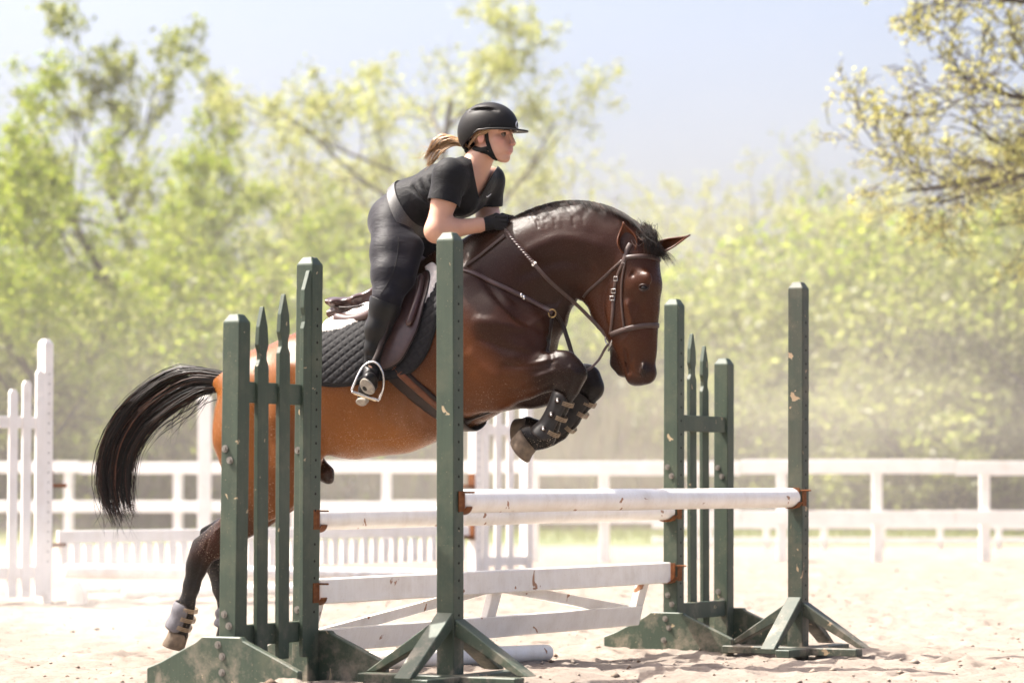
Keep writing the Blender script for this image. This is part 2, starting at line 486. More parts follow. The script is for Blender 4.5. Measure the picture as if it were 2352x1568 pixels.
def pole(p0, p1, r, label, name='jump_pole', m=None, grp=None, sides=20, cat='jump pole', nseg=14, sag=.0):
    p0 = Vector(p0); p1 = Vector(p1); d = (p1 - p0).normalized()
    t_ = thing(name, (p0 + p1) / 2, label, cat, grp)
    pts = []; rad = []
    for q, rr in ((-.0, .80), (.006, .94), (.02, 1.0)):
        pts.append(p0 + d * q); rad.append(r * rr)
    for k in range(1, nseg):
        a = k / nseg
        pts.append(p0.lerp(p1, a) - Z * sag * math.sin(math.pi * a)); rad.append(r * (1 + .012 * math.sin(a * 17)))
    for q, rr in ((.02, 1.0), (.006, .94), (0, .80)):
        pts.append(p1 - d * q); rad.append(r * rr)
    mb = MB(); mb.tube(pts, rad, sides); mb.build('shaft', m or M_white, t_, smooth=True)
    return t_
zP = .800
pole(A_n + U * (PW + .012) + Z * zP, A_f - U * (PW + .020) + Z * (zP + .058), .053, 'white wooden pole with brown scuffs held by the two single green standards', grp='white jump poles')
zQ = .722
pole(B_n + U * (PW + .012) + Z * (zQ - .006), B_f - U * (PW + .016) + Z * (zQ + .060), .049, 'white scuffed pole hung just behind and below the front pole, between the green wings', grp='white jump poles')
g0 = Vector((-1.08, 13.80, .040)); g1 = Vector((.187, 15.5, .005))
pole(g0, g1, .044, 'white pole lying on the sand under the plank gate', grp='white jump poles')

def cup(c, along, z, label, side=Vv, pin_dir=None, drop=False):
    """bracket plate on the post plus a cradle under the pole end"""
    t_ = thing('jump_cup', c + Z * z, label, 'jump cup', 'rusty jump cups')
    pc = c + along * (PW + .004) + Z * z
    mb = MB(); mb.box(pc, along * .003, side * .036, Z * .055); mb.build('plate', M_rust, t_, bevel=.0015)
    # cradle: swept arc
    mb = MB(); n = 9; vs = []; R0 = .058; L = .075
    for k in range(n):
        a = math.pi * (1.14 + .72 * k / (n - 1))
        for (rr, ll) in ((R0, .0), (R0 + .004, .0), (R0 + .004, L * (1 - .35 * abs(k - 4) / 4)), (R0, L * (1 - .35 * abs(k - 4) / 4))):
            vs.append(c + along * (PW + .006 + ll) + side * (rr * math.cos(a)) + Z * (z + .002 + rr * math.sin(a)))
    f = []
    for k in range(n - 1):
        for q in range(4):
            q2 = (q + 1) % 4
            f.append((k * 4 + q, k * 4 + q2, k * 4 + 4 + q2, k * 4 + 4 + q))
    f += [(3, 2, 1, 0), tuple((n - 1) * 4 + q for q in range(4))]
    mb.add(vs, f); mb.build('cradle', M_rust, t_)
    mb = MB(); pz = c + Z * (z + .040)
    mb.tube([pz - side * (PW + .03) + along * (PW * .9), pz + side * (PW + .055) + along * (PW * .9)], .0045, 8)
    mb.build('pin', M_rust, t_)
    # strap that clips round the post corner
    mb = MB(); mb.box(c + side * (PW + .004) + along * (PW * .35) + Z * z, side * .0025, along * .026, Z * .045); mb.build('bracket', M_rust, t_, bevel=.001)
    return t_
cup(A_n, U, zP, 'rusty jump cup holding the near end of the front pole')
cup(A_f, -U, zP + .058, 'rusty jump cup with its pin sticking out, holding the far end of the front pole')
cup(B_n, U, zQ - .006, 'rusty jump cup on the left wing holding the rear pole')
cup(B_f, -U, zQ + .060, 'rusty jump cup on the right wing under the far end of the rear pole')
cup(B_n, U, .385, 'rusty jump cup on the left wing holding the plank gate')
cup(B_f, -U, .435, 'rusty jump cup on the right wing holding the plank gate')

# plank gate hung tilted below the rear pole
gt = thing('plank_gate', B_n + U * 1.78, 'white hanging plank gate with two diagonal boards, under the rear pole', 'jump gate')
def gp(s, z): return B_n + U * s + Z * z - Vv * ((.40 - z) * .30)
mb = MB(); mb.box(gp((.075 + 3.69) / 2, .388), U * 1.80, Vv * .030, Z * .058); mb.build('plank', M_white, gt, bevel=.006)
mb = MB(); mb.box(gp(1.765, .155), U * 1.70, Vv * .024, Z * .055 - Vv * -.014); mb.build('plank', M_white, gt, bevel=.005)
for s in (.115, 1.765, 3.42):
    mb = MB(); a = gp(s, .332); b = gp(s, .208)
    mb.box((a + b) / 2, U * .045, Vv * .020, (a - b) / 2); mb.build('upright', M_white, gt, bevel=.003)
for s0, s1 in ((.20, 1.66), (3.34, 1.88)):
    a = gp(s0, .225); b = gp(s1, .318); d = (b - a).normalized()
    nn = d.cross(Vv).normalized()
    if nn.z < 0: nn = -nn
    o = [a, b + d * .04, b + d * .04 - Vv * 0 + nn * .0 - Z * .075, a - Z * .002 + d * .22 - Z * .0]
    o = [gp(s0, .212), gp(s0 + (s1 - s0) * .72, .331), gp(s1 + (s1 - s0) * .02, .331), gp(s0 + (s1 - s0) * .34, .212)]
    mb = MB(); mb.prism([q - Vv * .014 for q in o], Vv * .028); mb.build('diagonal', M_white, gt, bevel=.003)

# ------------------------------------------------------------------ white jump behind
rnd = random.Random(8)
WU = Vector((.90, .436, 0)).normalized(); WV = Vector((WU.y, -WU.x, 0))
XL = at(101, 1300, 23.0); wl = Vector((XL.x, 23.0, 0))
XM = at(1091, 1300, 27.0); wm = Vector((XM.x, 27.0, 0))
WU = (wm - wl).normalized(); WV = Vector((WU.y, -WU.x, 0))
wing(wl, -WU, .66, 1.985, 1.62, 'white picket jump wing at the left edge of the arena, with rusty cups', Vector((0, 0, 0)), 'white jump wings', M_whitefar, (1.775, 1.69, 1.62), foot=False, u=WU, v=WV, railz=(.22, 1.37), round_top=True, pk_gap=.135)
wing(wm, WU, .74, 1.95, 1.66, 'white picket jump wing behind the folded front hooves', Vector((0, 0, 0)), 'white jump wings', M_whitefar, (1.74, 1.70, 1.68), foot=False, u=WU, v=WV, railz=(.20, 1.40), round_top=True, pk_gap=.178)
for wc, s, lb in ((wl, 1, 'left'), (wm, -1, 'mid')):
    for z, nm in ((.93, 'upper'), (.47, 'lower')):
        t_ = thing('jump_cup', wc + Z * z, 'brown rusty jump cup, %s of the two on the white wing %s' % (nm, 'at the left edge' if lb == 'left' else 'behind the horse'), 'jump cup', 'rusty jump cups')
        a = WU * s
        mb = MB(); mb.box(wc + a * (PW + .004) + Z * z, a * .004, WV * .04, Z * .07); mb.build('plate', M_rust, t_)
        mb = MB(); mb.box(wc + a * (PW + .075) + Z * (z - .045), a * .07, WV * .05, Z * .014); mb.build('cradle', M_rust, t_, bevel=.006)
for cc, sg in ((wl, 1), (wm, -1)):
    t_ = None
# picket gate between the white wings
pg = thing('picket_gate', wl + WU * 2, 'long white hanging gate of short vertical slats in the row behind the horse', 'jump gate')
Lw = (wm - wl).length
def wp(s, z, o=0): return wl + WU * s + Z * z + WV * o
mb = MB(); mb.box(wp(Lw / 2 + .02, .485), WU * (Lw / 2 - .12), WV * .02, Z * .048); mb.build('top_plank', M_whitefar, pg, bevel=.004)
ns = int(Lw / .136)
for k in range(ns):
    s_ = .20 + k * (Lw - .4) / (ns - 1)
    mb = MB(); mb.box(wp(s_, .325, .0), WU * .036, WV * .0175, Z * (.113 - (k % 3) * .004))
    mb.build('slat', M_whitefar, pg, bevel=.003)
pole(Vector((at(146, 1308, 22.3).x, 22.3, .245)), Vector((at(1010, 1326, 23.6).x, 23.6, .165)), .055, 'white round pole resting low in front of the white picket gate', grp='white jump poles', m=M_whitefar)
pole(Vector((at(283, 1350, 23.2).x, 23.2, .04)), Vector((at(1000, 1345, 25.4).x, 25.4, .04)), .040, 'white pole on the sand below the picket gate, longer of the two lying there', grp='white jump poles', m=M_whitefar)
pole(Vector((at(170, 1350, 24.3).x, 24.3, .04)), Vector((at(300, 1350, 24.8).x, 24.8, .04)), .036, 'short white pole on the sand near the left white wing', grp='white jump poles', m=M_whitefar)
for px, Y, lb in ((178, 22.6, 'white wooden block with sloped top under the left end of the low pole'), (985, 23.8, 'white wooden block under the right end of the low white pole')):
    c_ = Vector((at(px, 1300, Y).x, Y, 0))
    t_ = thing('pole_block', c_, lb, 'pole block', 'white pole blocks')
    o = [(-.06, -.02), (.06, -.02), (.06, .08), (.0, .165), (-.06, .12)]
    mb = MB(); mb.prism([c_ + Vector((x, -.10, z)) for x, z in o], Vector((0, .25, 0))); mb.build('block', M_whitefar, t_, bevel=.006)
# lone white standard far behind the tail
c_ = Vector((at(470, 1100, 38).x, 38, 0))
t_ = thing('jump_standard', c_, 'white single jump standard far behind the horse tail', 'jump standard')
mb = MB(); post_mesh(mb, c_, 2.02, u=Vector((1, 0, 0)), v=Vector((0, -1, 0)), w=.08); mb.build('post', M_whitefar, t_, bevel=.004)
for d in (Vector((1, 0, 0)), Vector((-1, 0, 0))):
    mb = MB(); p0 = c_ + d * .05 + Z * .33; p1 = c_ + d * .42 + Z * .03
    mb.prism([q - Vector((0, .04, 0)) for q in (p0, p1, p1 - d * .07, p0 - Z * .09)], Vector((0, .08, 0))); mb.build('brace', M_whitefar, t_)

# ------------------------------------------------------------------ fences
def board_fence(pts, posts, rails, label, m=M_whitefar, ph=1.2, pw=.06, rh=.085, cap=True, name='board_fence'):
    c0 = (Vector(pts[0]) + Vector(pts[1])) / 2
    t_ = thing(name, c0, label, 'fence')
    a, b = Vector(pts[0]), Vector(pts[1]); d = (b - a).normalized(); nn = Vector((d.y, -d.x, 0))
    L = (b - a).length
    for zi, z in enumerate(rails):
        s0 = 0.0; k = 0
        while s0 < L - .05:
            s1 = min(L, s0 + 2.56)
            dz0 = rnd.uniform(-.012, .012)
            mb = MB(); mb.box(a + d * ((s0 + s1) / 2) + nn * (pw + .018 + .0015 * (k % 2)) + Z * (z + dz0), d * ((s1 - s0) / 2 - .003), nn * .017, Z * rh)
            mb.build('rail', m, t_, bevel=.004); s0 = s1; k += 1
    for s in posts:
        p = a + d * s
        mb = MB(); mb.box(p + Z * (ph / 2 - .03), d * pw, nn * pw, Z * (ph / 2 + .03)); mb.build('post', m, t_, bevel=.008)
    return t_
YR = 36.0
def fx(px, Y): return (px - 1176) / F_ * Y
fr0 = (fx(1216, YR), YR, 0); fr1 = (fx(2640, 35.4), 35.4, 0)
posts = [fx(p, YR) - fr0[0] for p in (1225, 1388, 1592, 1792, 2008, 2250, 2480)]
board_fence((fr0, fr1), posts, (1.12, .53), 'white two-board fence at the back right of the arena, beyond the green standards', ph=1.19)
fl0 = (fx(-160, 46), 46.2, 0); fl1 = (fx(1236, 43), 43.2, 0)
Ld = (Vector(fl1) - Vector(fl0)).length
board_fence((fl0, fl1), [(p + 160) / (1236 + 160) * Ld for p in (-60, 172, 430, 700, 905, 1060, 1215)], (1.19, .60), 'white two-board fence at the back left of the arena, behind the horse tail', ph=1.26)
# low second rail line behind the right fence
l0 = (fx(1500, 44), 44.2, 0); l1 = (fx(2700, 43), 43, 0)
Ld = (Vector(l1) - Vector(l0)).length
board_fence((l0, l1), [Ld * k / 9 for k in range(1, 10)], (.34, .115), 'low white rail fence seen under the boards of the right arena fence', ph=.40, pw=.045, rh=.045)
# grey pipe fence in the meadow
pf = thing('pipe_fence', (0, 62, 0), 'grey weathered pipe fence standing in the meadow beyond the arena', 'fence')
M_pipe = plain('grey_pipe', (.33, .31, .30), .7, .1, .2, 8, 0)
for z in (.72, .30):
    mb = MB(); mb.tube([Vector((x, 62 + .02 * x, z + .05 * math.sin(x * .7))) for x in np.linspace(-16, 18, 30)], .055, 6); mb.build('rail', M_pipe, pf, smooth=True)
for k in range(13):
    x = -15 + k * 2.6
    mb = MB(); mb.tube([(x, 62.08, 0), (x, 62.08, .92)], .06, 6); mb.build('post', M_pipe, pf, smooth=True)
# propane tank and red farm machine
M_tank = plain('white_tank_paint', (.74, .76, .76), .4, 0, .04, 4, 0)
M_redm = plain('faded_red_paint', (.40, .13, .10), .6, 0, .2, 6, .1)
c_ = Vector((fx(775, 58), 58, .10))
t_ = thing('gas_tank', c_, 'rounded pale grey gas tank in the meadow under the horse belly', 'tank')
mb = MB(); pts = [Vector((x, 0, 1.0)) + c_ - Z * .16 for x in (-.62, -.60, -.52, -.40, .40, .52, .60, .62)]
mb.tube(pts, [.05, .20, .33, .385, .385, .33, .20, .05], 20); mb.build('shell', M_tank, t_, smooth=True)
mb = MB(); mb.tube([c_ + Z * 1.22, c_ + Z * 1.30], .09, 12); mb.build('valve_cover', M_tank, t_)
for x in (-.35, .35):
    mb = MB(); mb.box(c_ + Vector((x, 0, .22)), (.05, 0, 0), (0, .3, 0), (0, 0, .30)); mb.build('leg', M_pipe, t_)
c_ = Vector((fx(955, 60), 60, .10))
t_ = thing('farm_machine', c_, 'faded red farm machine with a grey boom, blurred in the meadow behind the near post', 'farm machine')
mb = MB(); mb.ball(c_ + Vector((-.05, 0, .88)), .36, .4, .36); mb.build('hood', M_redm, t_, smooth=True)
mb = MB(); mb.box(c_ + Vector((.9, 0, .62)), (.85, 0, 0), (0, .35, 0), (0, 0, .17)); mb.build('frame', M_redm, t_, bevel=.04)
mb = MB(); mb.tube([c_ + Vector((.1, -.1, 1.05)), c_ + Vector((1.9, -.1, 1.16))], .07, 8); mb.build('boom', M_pipe, t_, smooth=True)
for x in (0, 1.5):
    mb = MB(); mb.tube([c_ + Vector((x, -.42, .36)), c_ + Vector((x, -.25, .36))], .36, 18); w_ = mb.build('wheel', M_dark, t_)
mb = MB(); mb.ball(c_ + Vector((.95, -.3, .78)), .42, .3, .2); mb.build('feed_tub', M_tank, t_, smooth=True)

# ------------------------------------------------------------------ trees
def leaf_mat(name, cols, trans=.66):
    t = NT(name); g = t.n('ShaderNodeNewGeometry')
    cols = [tuple(v * .80 for v in x) for x in cols]
    c = t.ramp(g.outputs['Random Per Island'], [(i / (len(cols) - 1), x) for i, x in enumerate(cols)])
    d = t.n('ShaderNodeBsdfDiffuse'); t.put(d.inputs[0], c)
    tr = t.n('ShaderNodeBsdfTranslucent'); t.put(tr.inputs[0], t.mix(.5, c, (.88, 1.0, .46), 'MULTIPLY'))
    gl = t.n('ShaderNodeBsdfGlossy'); gl.inputs['Roughness'].default_value = .5
    m1 = t.n('ShaderNodeMixShader'); m1.inputs[0].default_value = trans; t.put(m1.inputs[1], d.outputs[0]); t.put(m1.inputs[2], tr.outputs[0])
    m2 = t.n('ShaderNodeMixShader'); m2.inputs[0].default_value = .04; t.put(m2.inputs[1], m1.outputs[0]); t.put(m2.inputs[2], gl.outputs[0])
    t.t.links.new(m2.outputs[0], t.out.inputs[0]); return t.m
L_bright = leaf_mat('spring_leaves', [(.20, .28, .02), (.28, .35, .03), (.36, .40, .055), (.46, .46, .11)])
L_olive = leaf_mat('olive_leaves', [(.20, .235, .05), (.28, .31, .08), (.35, .36, .12), (.42, .41, .17)])
L_pale = leaf_mat('pale_buds', [(.38, .41, .13), (.46, .47, .16), (.53, .51, .22), (.54, .48, .28)])
L_gold = leaf_mat('golden_buds', [(.62, .56, .22), (.72, .66, .24), (.66, .63, .23), (.55, .45, .26)])
L_dead = leaf_mat('dead_leaves', [(.20, .15, .10), (.26, .20, .14), (.30, .25, .18), (.22, .22, .10)], .4)
M_bark = plain('grey_brown_bark', (.075, .058, .046), .95, 0, .35, 9, 0)
M_barkmid = plain('brown_twig_bark', (.13, .095, .07), .95, 0, .25, 6, 0)
M_barkpale = plain('pale_bark', (.20, .17, .145), .95, 0, .25, 6, 0)

def gen_tree(seed, H, trunk_r, levels=4, spread=.75, first=.25, nchild=(7, 5, 4, 4), ratio=(.62, .6, .58, .55), lean=(0, 0), up=.35, wob=.16, leaves=14000, lsize=.075, fork=0, start_dir=None, leaf_spread=.28, asp=.55):
    rg = random.Random(seed)
    V = []; Fq = []; tips = []
    def tube(pts, rad, sides):
        b = len(V); n = len(pts)
        for i, p in enumerate(pts):
            tg = (pts[min(i + 1, n - 1)] - pts[max(i - 1, 0)]).normalized()
            x = tg.orthogonal().normalized(); y = tg.cross(x)
            for k in range(sides):
                a = 2 * math.pi * k / sides
                V.append(tuple(p + (x * math.cos(a) + y * math.sin(a)) * rad[i]))
        for i in range(n - 1):
            for k in range(sides):
                k2 = (k + 1) % sides
                Fq.append((b + i * sides + k, b + i * sides + k2, b + (i + 1) * sides + k2, b + (i + 1) * sides + k))
    def grow(p, d, L, r, lv):
        n = (9, 7, 5, 4, 3)[min(lv, 4)]
        pts = [p]; dirs = [d]
        for i in range(n):
            d = (d + Vector((rg.gauss(0, wob), rg.gauss(0, wob), rg.gauss(0, wob) + up * .12))).normalized()
            p = p + d * (L / n); pts.append(p); dirs.append(d)
        rad = [r * (1 - .72 * i / n) for i in range(n + 1)]
        tube(pts, rad, (7, 5, 4, 3, 3)[min(lv, 4)])
        if lv >= levels - 1:
            tips.append((pts[0], pts[-1]))
        if lv == levels: return
        nc = nchild[min(lv, len(nchild) - 1)]
        for k in range(nc):
            s = (first if lv == 0 else .22) + (1 - (first if lv == 0 else .22)) * (k + rg.uniform(.1, .9)) / nc
            i = min(n - 1, int(s * n)); q = pts[i].lerp(pts[i + 1], s * n - i)
            ax = Vector((rg.gauss(0, 1), rg.gauss(0, 1), rg.gauss(0, .5)))
            dd = dirs[i]; ax = (ax - dd * ax.dot(dd)).normalized()
            nd = (dd * (1 - spread * .6) + ax * spread + Z * up * .4).normalized()
            grow(q, nd, L * ratio[min(lv, len(ratio) - 1)] * rg.uniform(.7, 1.15) * (1.15 - .45 * s), max(.006, r * (1 - .7 * s) * .62), lv + 1)
    d0 = Vector(start_dir) if start_dir else Vector((lean[0], lean[1], 1))
    grow(Vector((0, 0, -.2)), d0.normalized(), H, trunk_r, 0)
    if fork:
        for k in range(fork):
            a = rg.uniform(0, 6.28); grow(Vector((0, 0, H * .12)), Vector((math.cos(a) * .5, math.sin(a) * .5, 1)).normalized(), H * .8, trunk_r * .7, 0)
    me_t = fast_mesh('trunk', np.array(V), np.array(Fq))
    me_t.materials.append(M_bark)
    me_t.polygons.foreach_set('use_smooth', [True] * len(me_t.polygons))
    if not leaves: return me_t, None
    g = np.random.default_rng(seed)
    T0 = np.array([tuple(a) for a, b in tips]); T1 = np.array([tuple(b) for a, b in tips])
    wts = g.random(len(T0)) ** 1.5 + .08; wts /= wts.sum()     # clumps: some twigs full, some nearly bare
    ix = g.choice(len(T0), leaves, p=wts); s = g.random(leaves)[:, None] ** .8
    c = T0[ix] * (1 - s) + T1[ix] * s + g.normal(0, leaf_spread * .5, (leaves, 3)) * g.random((leaves, 1))
    a = g.normal(0, 1, (leaves, 3)); a /= np.linalg.norm(a, axis=1)[:, None]
    b = g.normal(0, 1, (leaves, 3)); b -= a * (a * b).sum(1)[:, None]; b /= np.linalg.norm(b, axis=1)[:, None]
    sz = (lsize * g.uniform(.5, 1.3, leaves))[:, None]
    q = np.stack([c - a * sz, c + b * sz * asp, c + a * sz, c - b * sz * asp], 1).reshape(-1, 3)
    me_l = fast_mesh('crown', q, np.arange(leaves * 4).reshape(-1, 4))
    return me_t, me_l
def mk_tree(name, meshes, loc, label, mats, cat='tree', scale=1.0, rotz=0.0, group='trees beyond the arena', sz=None):
    o = thing(name, loc, label, cat, group, rotz)
    o.scale = (scale, scale, sz or scale)
    for nm, me, m in (('trunk', meshes[0], mats[0]), ('crown', meshes[1], mats[1])):
        if me is None: continue
        me2 = me
        if len(me2.materials) and me2.materials[0] != m or not len(me2.materials):
            if len(me2.materials) and me2.users > 0 and me2.get('used'):
                me2 = me.copy(); me2.materials.clear()
            else: me2.materials.clear()
            me2.materials.append(m)
        me2['used'] = 1
        c = bpy.data.objects.new(nm, me2); col.objects.link(c); c.parent = o
        if nm == 'crown': c['kind'] = 'stuff'
    return o

# name: (H metres at scale 1)
T_dense = gen_tree(11, 7.5, .17, 4, .8, .18, (9, 6, 4, 3), lean=(.05, 0), leaves=23000, lsize=.062, leaf_spread=.5)
T_round = gen_tree(23, 7.0, .16, 4, .9, .16, (9, 6, 4, 3), lean=(-.05, 0), leaves=19000, lsize=.062, leaf_spread=.5)
T_thin = gen_tree(37, 10.5, .19, 4, .62, .42, (8, 5, 4, 4), ratio=(.46, .55, .55, .5), up=.5, leaves=9000, lsize=.085, leaf_spread=.4)
T_airy = gen_tree(41, 10.5, .22, 4, .75, .22, (10, 5, 4, 4), ratio=(.55, .58, .55, .5), lean=(.12, 0), leaves=21000, lsize=.058, leaf_spread=.45)
T_lean = gen_tree(53, 9.5, .20, 4, .7, .3, (7, 5, 4, 3), ratio=(.5, .55, .55, .5), lean=(-.62, 0), leaves=15000, lsize=.06, leaf_spread=.45)
T_bare = gen_tree(67, 8.5, .15, 4, .7, .2, (8, 5, 4, 3), ratio=(.55, .55, .55, .5), leaves=7500, lsize=.055, leaf_spread=.35, fork=1)
T_bush = gen_tree(71, 3.4, .07, 4, 1.0, .05, (8, 6, 4, 3), ratio=(.75, .6, .55, .5), leaves=16000, lsize=.06, leaf_spread=.5, fork=4, up=.25)
T_bush2 = gen_tree(79, 3.0, .06, 4, 1.0, .05, (8, 6, 4, 3), ratio=(.75, .6, .55, .5), leaves=12000, lsize=.055, leaf_spread=.55, fork=4, up=.15)
def tx(px, Y): return (fx(px, Y), Y, 0)
def rise(py, Y): return (1125 - py) * Y / F_ + CAMZ      # height that shows at picture row py
TL = [  # (mesh, px, Y, top py, mats, label, name)
 (T_dense, 10, 52, 320, L_bright, 'bright green leafy tree at the left edge, nearest of the left trees', 'leafy_tree'),
 (T_thin, 285, 78, 15, L_olive, 'tall thin sparse tree with a high forked crown standing above the left trees', 'tall_tree'),
 (T_round, 190, 64, 430, L_olive, 'rounded olive-green tree right of the bright tree at the left edge', 'leafy_tree'),
 (T_dense, 445, 66, 300, L_bright, 'yellow-green tree with a pointed top left of the green wing', 'leafy_tree'),
 (T_lean, 745, 62, 190, L_bright, 'dark-trunked tree leaning left behind the green jump wing', 'leaning_tree'),
 (T_round, 590, 72, 470, L_olive, 'hazy olive tree behind the leaning trunk', 'leafy_tree'),
 (T_airy, 940, 74, -10, L_pale, 'big airy tree with pale new leaves behind the rider', 'airy_tree'),
 (T_dense, 800, 62, 430, L_bright, 'yellow-green tree just left of the rider back', 'leafy_tree'),
 (T_bare, 1165, 80, 150, L_pale, 'sparse pale tree right of the rider helmet', 'airy_tree'),
 (T_bare, 1470, 95, 300, L_pale, 'faint bare tree in the white haze above the horse neck', 'bare_tree'),
 (T_bare, 1700, 84, 290, L_pale, 'pale bare tree with a V-shaped trunk between the two right green standards', 'bare_tree'),
 (T_bare, 1905, 74, 300, L_olive, 'brownish budding tree right of the far single standard', 'budding_tree'),
 (T_airy, 2130, 68, 310, L_pale, 'broad budding tree at the right behind the willow bushes', 'budding_tree'),
 (T_round, 2330, 60, 380, L_olive, 'olive-green tree at the right edge', 'leafy_tree'),
 (T_bare, 1330, 76, 470, L_olive, 'bare-limbed tree behind the horse neck', 'leafy_tree'),
 (T_dense, -130, 60, 380, L_bright, 'leafy tree mostly beyond the left edge of the view', 'leafy_tree'),
 (T_bare, 1010, 66, 330, L_pale, 'bare tree behind the rider shoulder', 'bare_tree'),
 (T_bare, 640, 88, 250, L_pale, 'thin bare tree far behind the leaning trunk', 'bare_tree'),
]
def mesh_top(ms):
    z = np.empty(len(ms[0].vertices) * 3, np.float32); ms[0].vertices.foreach_get('co', z); return float(np.percentile(z[2::3], 99.7))
tops = {id(x): mesh_top(x) for x in (T_dense, T_round, T_thin, T_airy, T_lean, T_bare, T_bush, T_bush2)}
rt = random.Random(4)
def crown_c(ms):
    z = np.empty(len(ms[1].vertices) * 3, np.float32); ms[1].vertices.foreach_get('co', z); return z.reshape(-1, 3).mean(0)
for ms, px, Y, py, lm, lb, nm in TL:
    s_ = rise(py, Y) / tops[id(ms)]; rz = 0 if ms is T_lean else rt.uniform(-.4, .4) if ms is T_airy else rt.uniform(0, 6.28)
    ctr = crown_c(ms) * s_; loc = tx(px, Y); off = 0 if ms is T_lean else ctr[0] * math.cos(rz) - ctr[1] * math.sin(rz)
    mk_tree(nm, ms, (loc[0] - off, loc[1], loc[2]), lb, (M_barkmid if ms is T_bare else M_bark, lm), scale=s_, rotz=rz)
# willow bushes along the meadow edge
BL = [(-60, 55, 640, L_olive), (90, 58, 690, L_olive), (235, 61, 640, L_bright), (370, 58, 700, L_olive), (520, 62, 640, L_olive), (660, 58, 690, L_bright), (780, 62, 610, L_olive), (930, 60, 600, L_bright),
      (1080, 62, 640, L_bright), (1230, 63, 660, L_olive), (1370, 64, 680, L_bright), (1520, 62, 690, L_olive), (1640, 63, 640, L_bright), (1760, 61, 620, L_olive), (1880, 63, 560, L_bright), (2000, 60, 560, L_olive),
      (2100, 62, 520, L_bright), (2210, 58, 560, L_olive), (2330, 60, 500, L_bright), (2440, 57, 560, L_olive), (1950, 57, 800, L_olive), (2180, 55, 820, L_olive), (1700, 57, 830, L_olive)]
where = ['left of the white wing', 'above the left white wing', 'right of the left white wing', 'above the horse tail', 'behind the left green wing', 'behind the tall green post', 'behind the saddle cantle', 'behind the rider leg',
         'behind the near single standard', 'behind the horse neck base', 'behind the horse cheek', 'behind the horse nose', 'left of the right green wing', 'between the right green wing and the far standard', 'just right of the far standard', 'second right of the far standard',
         'third right of the far standard', 'near the right edge, second from it', 'at the right edge', 'beyond the right edge', 'low in front, right of the far standard', 'low in front, near the right edge', 'low in front, behind the right green wing']
for (px, Y, py, lm), wh in zip(BL, where):
    ms = T_bush if rt.random() < .55 else T_bush2
    s_ = rise(py, Y) / tops[id(ms)]
    mk_tree('willow_bush', ms, tx(px, Y), '%s green bush %s' % ('olive' if lm is L_olive else 'yellow', wh), (M_bark, lm), 'bush', s_ * 1.05, rt.uniform(0, 6.28), 'bushes along the meadow edge', s_)
# overhanging tree on the right, rooted outside the frame
T_over = gen_tree(97, 7.2, .16, 4, .8, .12, (13, 6, 5, 4), ratio=(.52, .55, .5, .5), up=.05, wob=.12, leaves=9000, lsize=.035, leaf_spread=.12, start_dir=(.1, 0, 1))
T_limb = gen_tree(91, 3.6, .055, 4, .62, .10, (11, 6, 5, 4), ratio=(.5, .55, .5, .5), up=.06, wob=.13, leaves=3600, lsize=.026, leaf_spread=.08, start_dir=(-1, -.1, .32))
ox, oy = 7.55, 31.0
ot = thing('overhanging_tree', (ox, oy, 0), 'budding tree leaning in from the right edge with thin yellow twigs', 'tree', 'trees beyond the arena')
tr = MB(); tr.tube([(ox, oy, -.2), (ox + .05, oy, 2.2), (ox - .1, oy, 4.2), (ox - .45, oy, 6.4)], [.24, .20, .16, .11], 9); tr.build('trunk', M_bark, ot, smooth=True)
T_limb2 = gen_tree(93, 3.0, .05, 4, .62, .10, (11, 6, 5, 4), ratio=(.5, .55, .5, .5), up=.02, wob=.13, leaves=3000, lsize=.026, leaf_spread=.08, start_dir=(-1, .1, .12))
for (z, s_, rz, ms, tilt) in ((5.7, 1.0, .0, T_limb, 0), (4.9, 1.0, .2, T_limb2, 0), (4.3, .95, -.25, T_limb, .18), (6.1, .8, .5, T_limb2, -.35), (3.75, .6, .1, T_limb2, .25), (4.6, .9, -.5, T_limb, .3)):
    for nm, me, m in (('limb', ms[0], M_barkmid), ('twigs', ms[1], L_gold)):
        c = bpy.data.objects.new(nm, me); col.objects.link(c); c.parent = ot
        if not len(me.materials): me.materials.append(m)
        c.location = (-.05, 0, z); c.rotation_euler = (0, tilt * -1.0, rz); c.scale = (s_,) * 3
        if nm == 'twigs': c['kind'] = 'stuff'
# dead brush under the trees
g = np.random.default_rng(12)
n = 24000
bx = g.uniform(-15, 16, n); by = g.uniform(55.5, 68, n); bh = g.uniform(.6, 2.9, n) * (0.75 + .5 * vnoise(bx * .6, by * .3, 77)); bw = g.uniform(.008, .035, n)
lx = g.normal(0, .28, n) * bh; ly = g.normal(0, .2, n) * bh
z0 = np.full(n, .02)
q = np.stack([np.column_stack([bx - bw, by, z0]), np.column_stack([bx + bw, by, z0]), np.column_stack([bx + lx + bw * .4, by + ly, bh]), np.column_stack([bx + lx - bw * .4, by + ly, bh])], 1).reshape(-1, 3)
me = fast_mesh('dead_brush', q, np.arange(n * 4).reshape(-1, 4))
tag(link_mesh('dead_brush', me, L_dead), 'brown-grey dead brush and stems under the trees', 'brush', kind='stuff')
n = 9000
bx = g.uniform(-12, 13, n); by = g.uniform(46.2, 60, n); bh = g.uniform(.05, .22, n)
lx = g.normal(0, .04, n); z0 = np.full(n, .0)
q = np.stack([np.column_stack([bx - .02, by, z0]), np.column_stack([bx + .02, by, z0]), np.column_stack([bx + lx + .004, by, bh]), np.column_stack([bx + lx - .004, by, bh])], 1).reshape(-1, 3)
me = fast_mesh('tall_grass', q, np.arange(n * 4).reshape(-1, 4))
tag(link_mesh('tall_grass', me, L_olive), 'pale green meadow grass beyond the white fences', 'grass', kind='stuff')

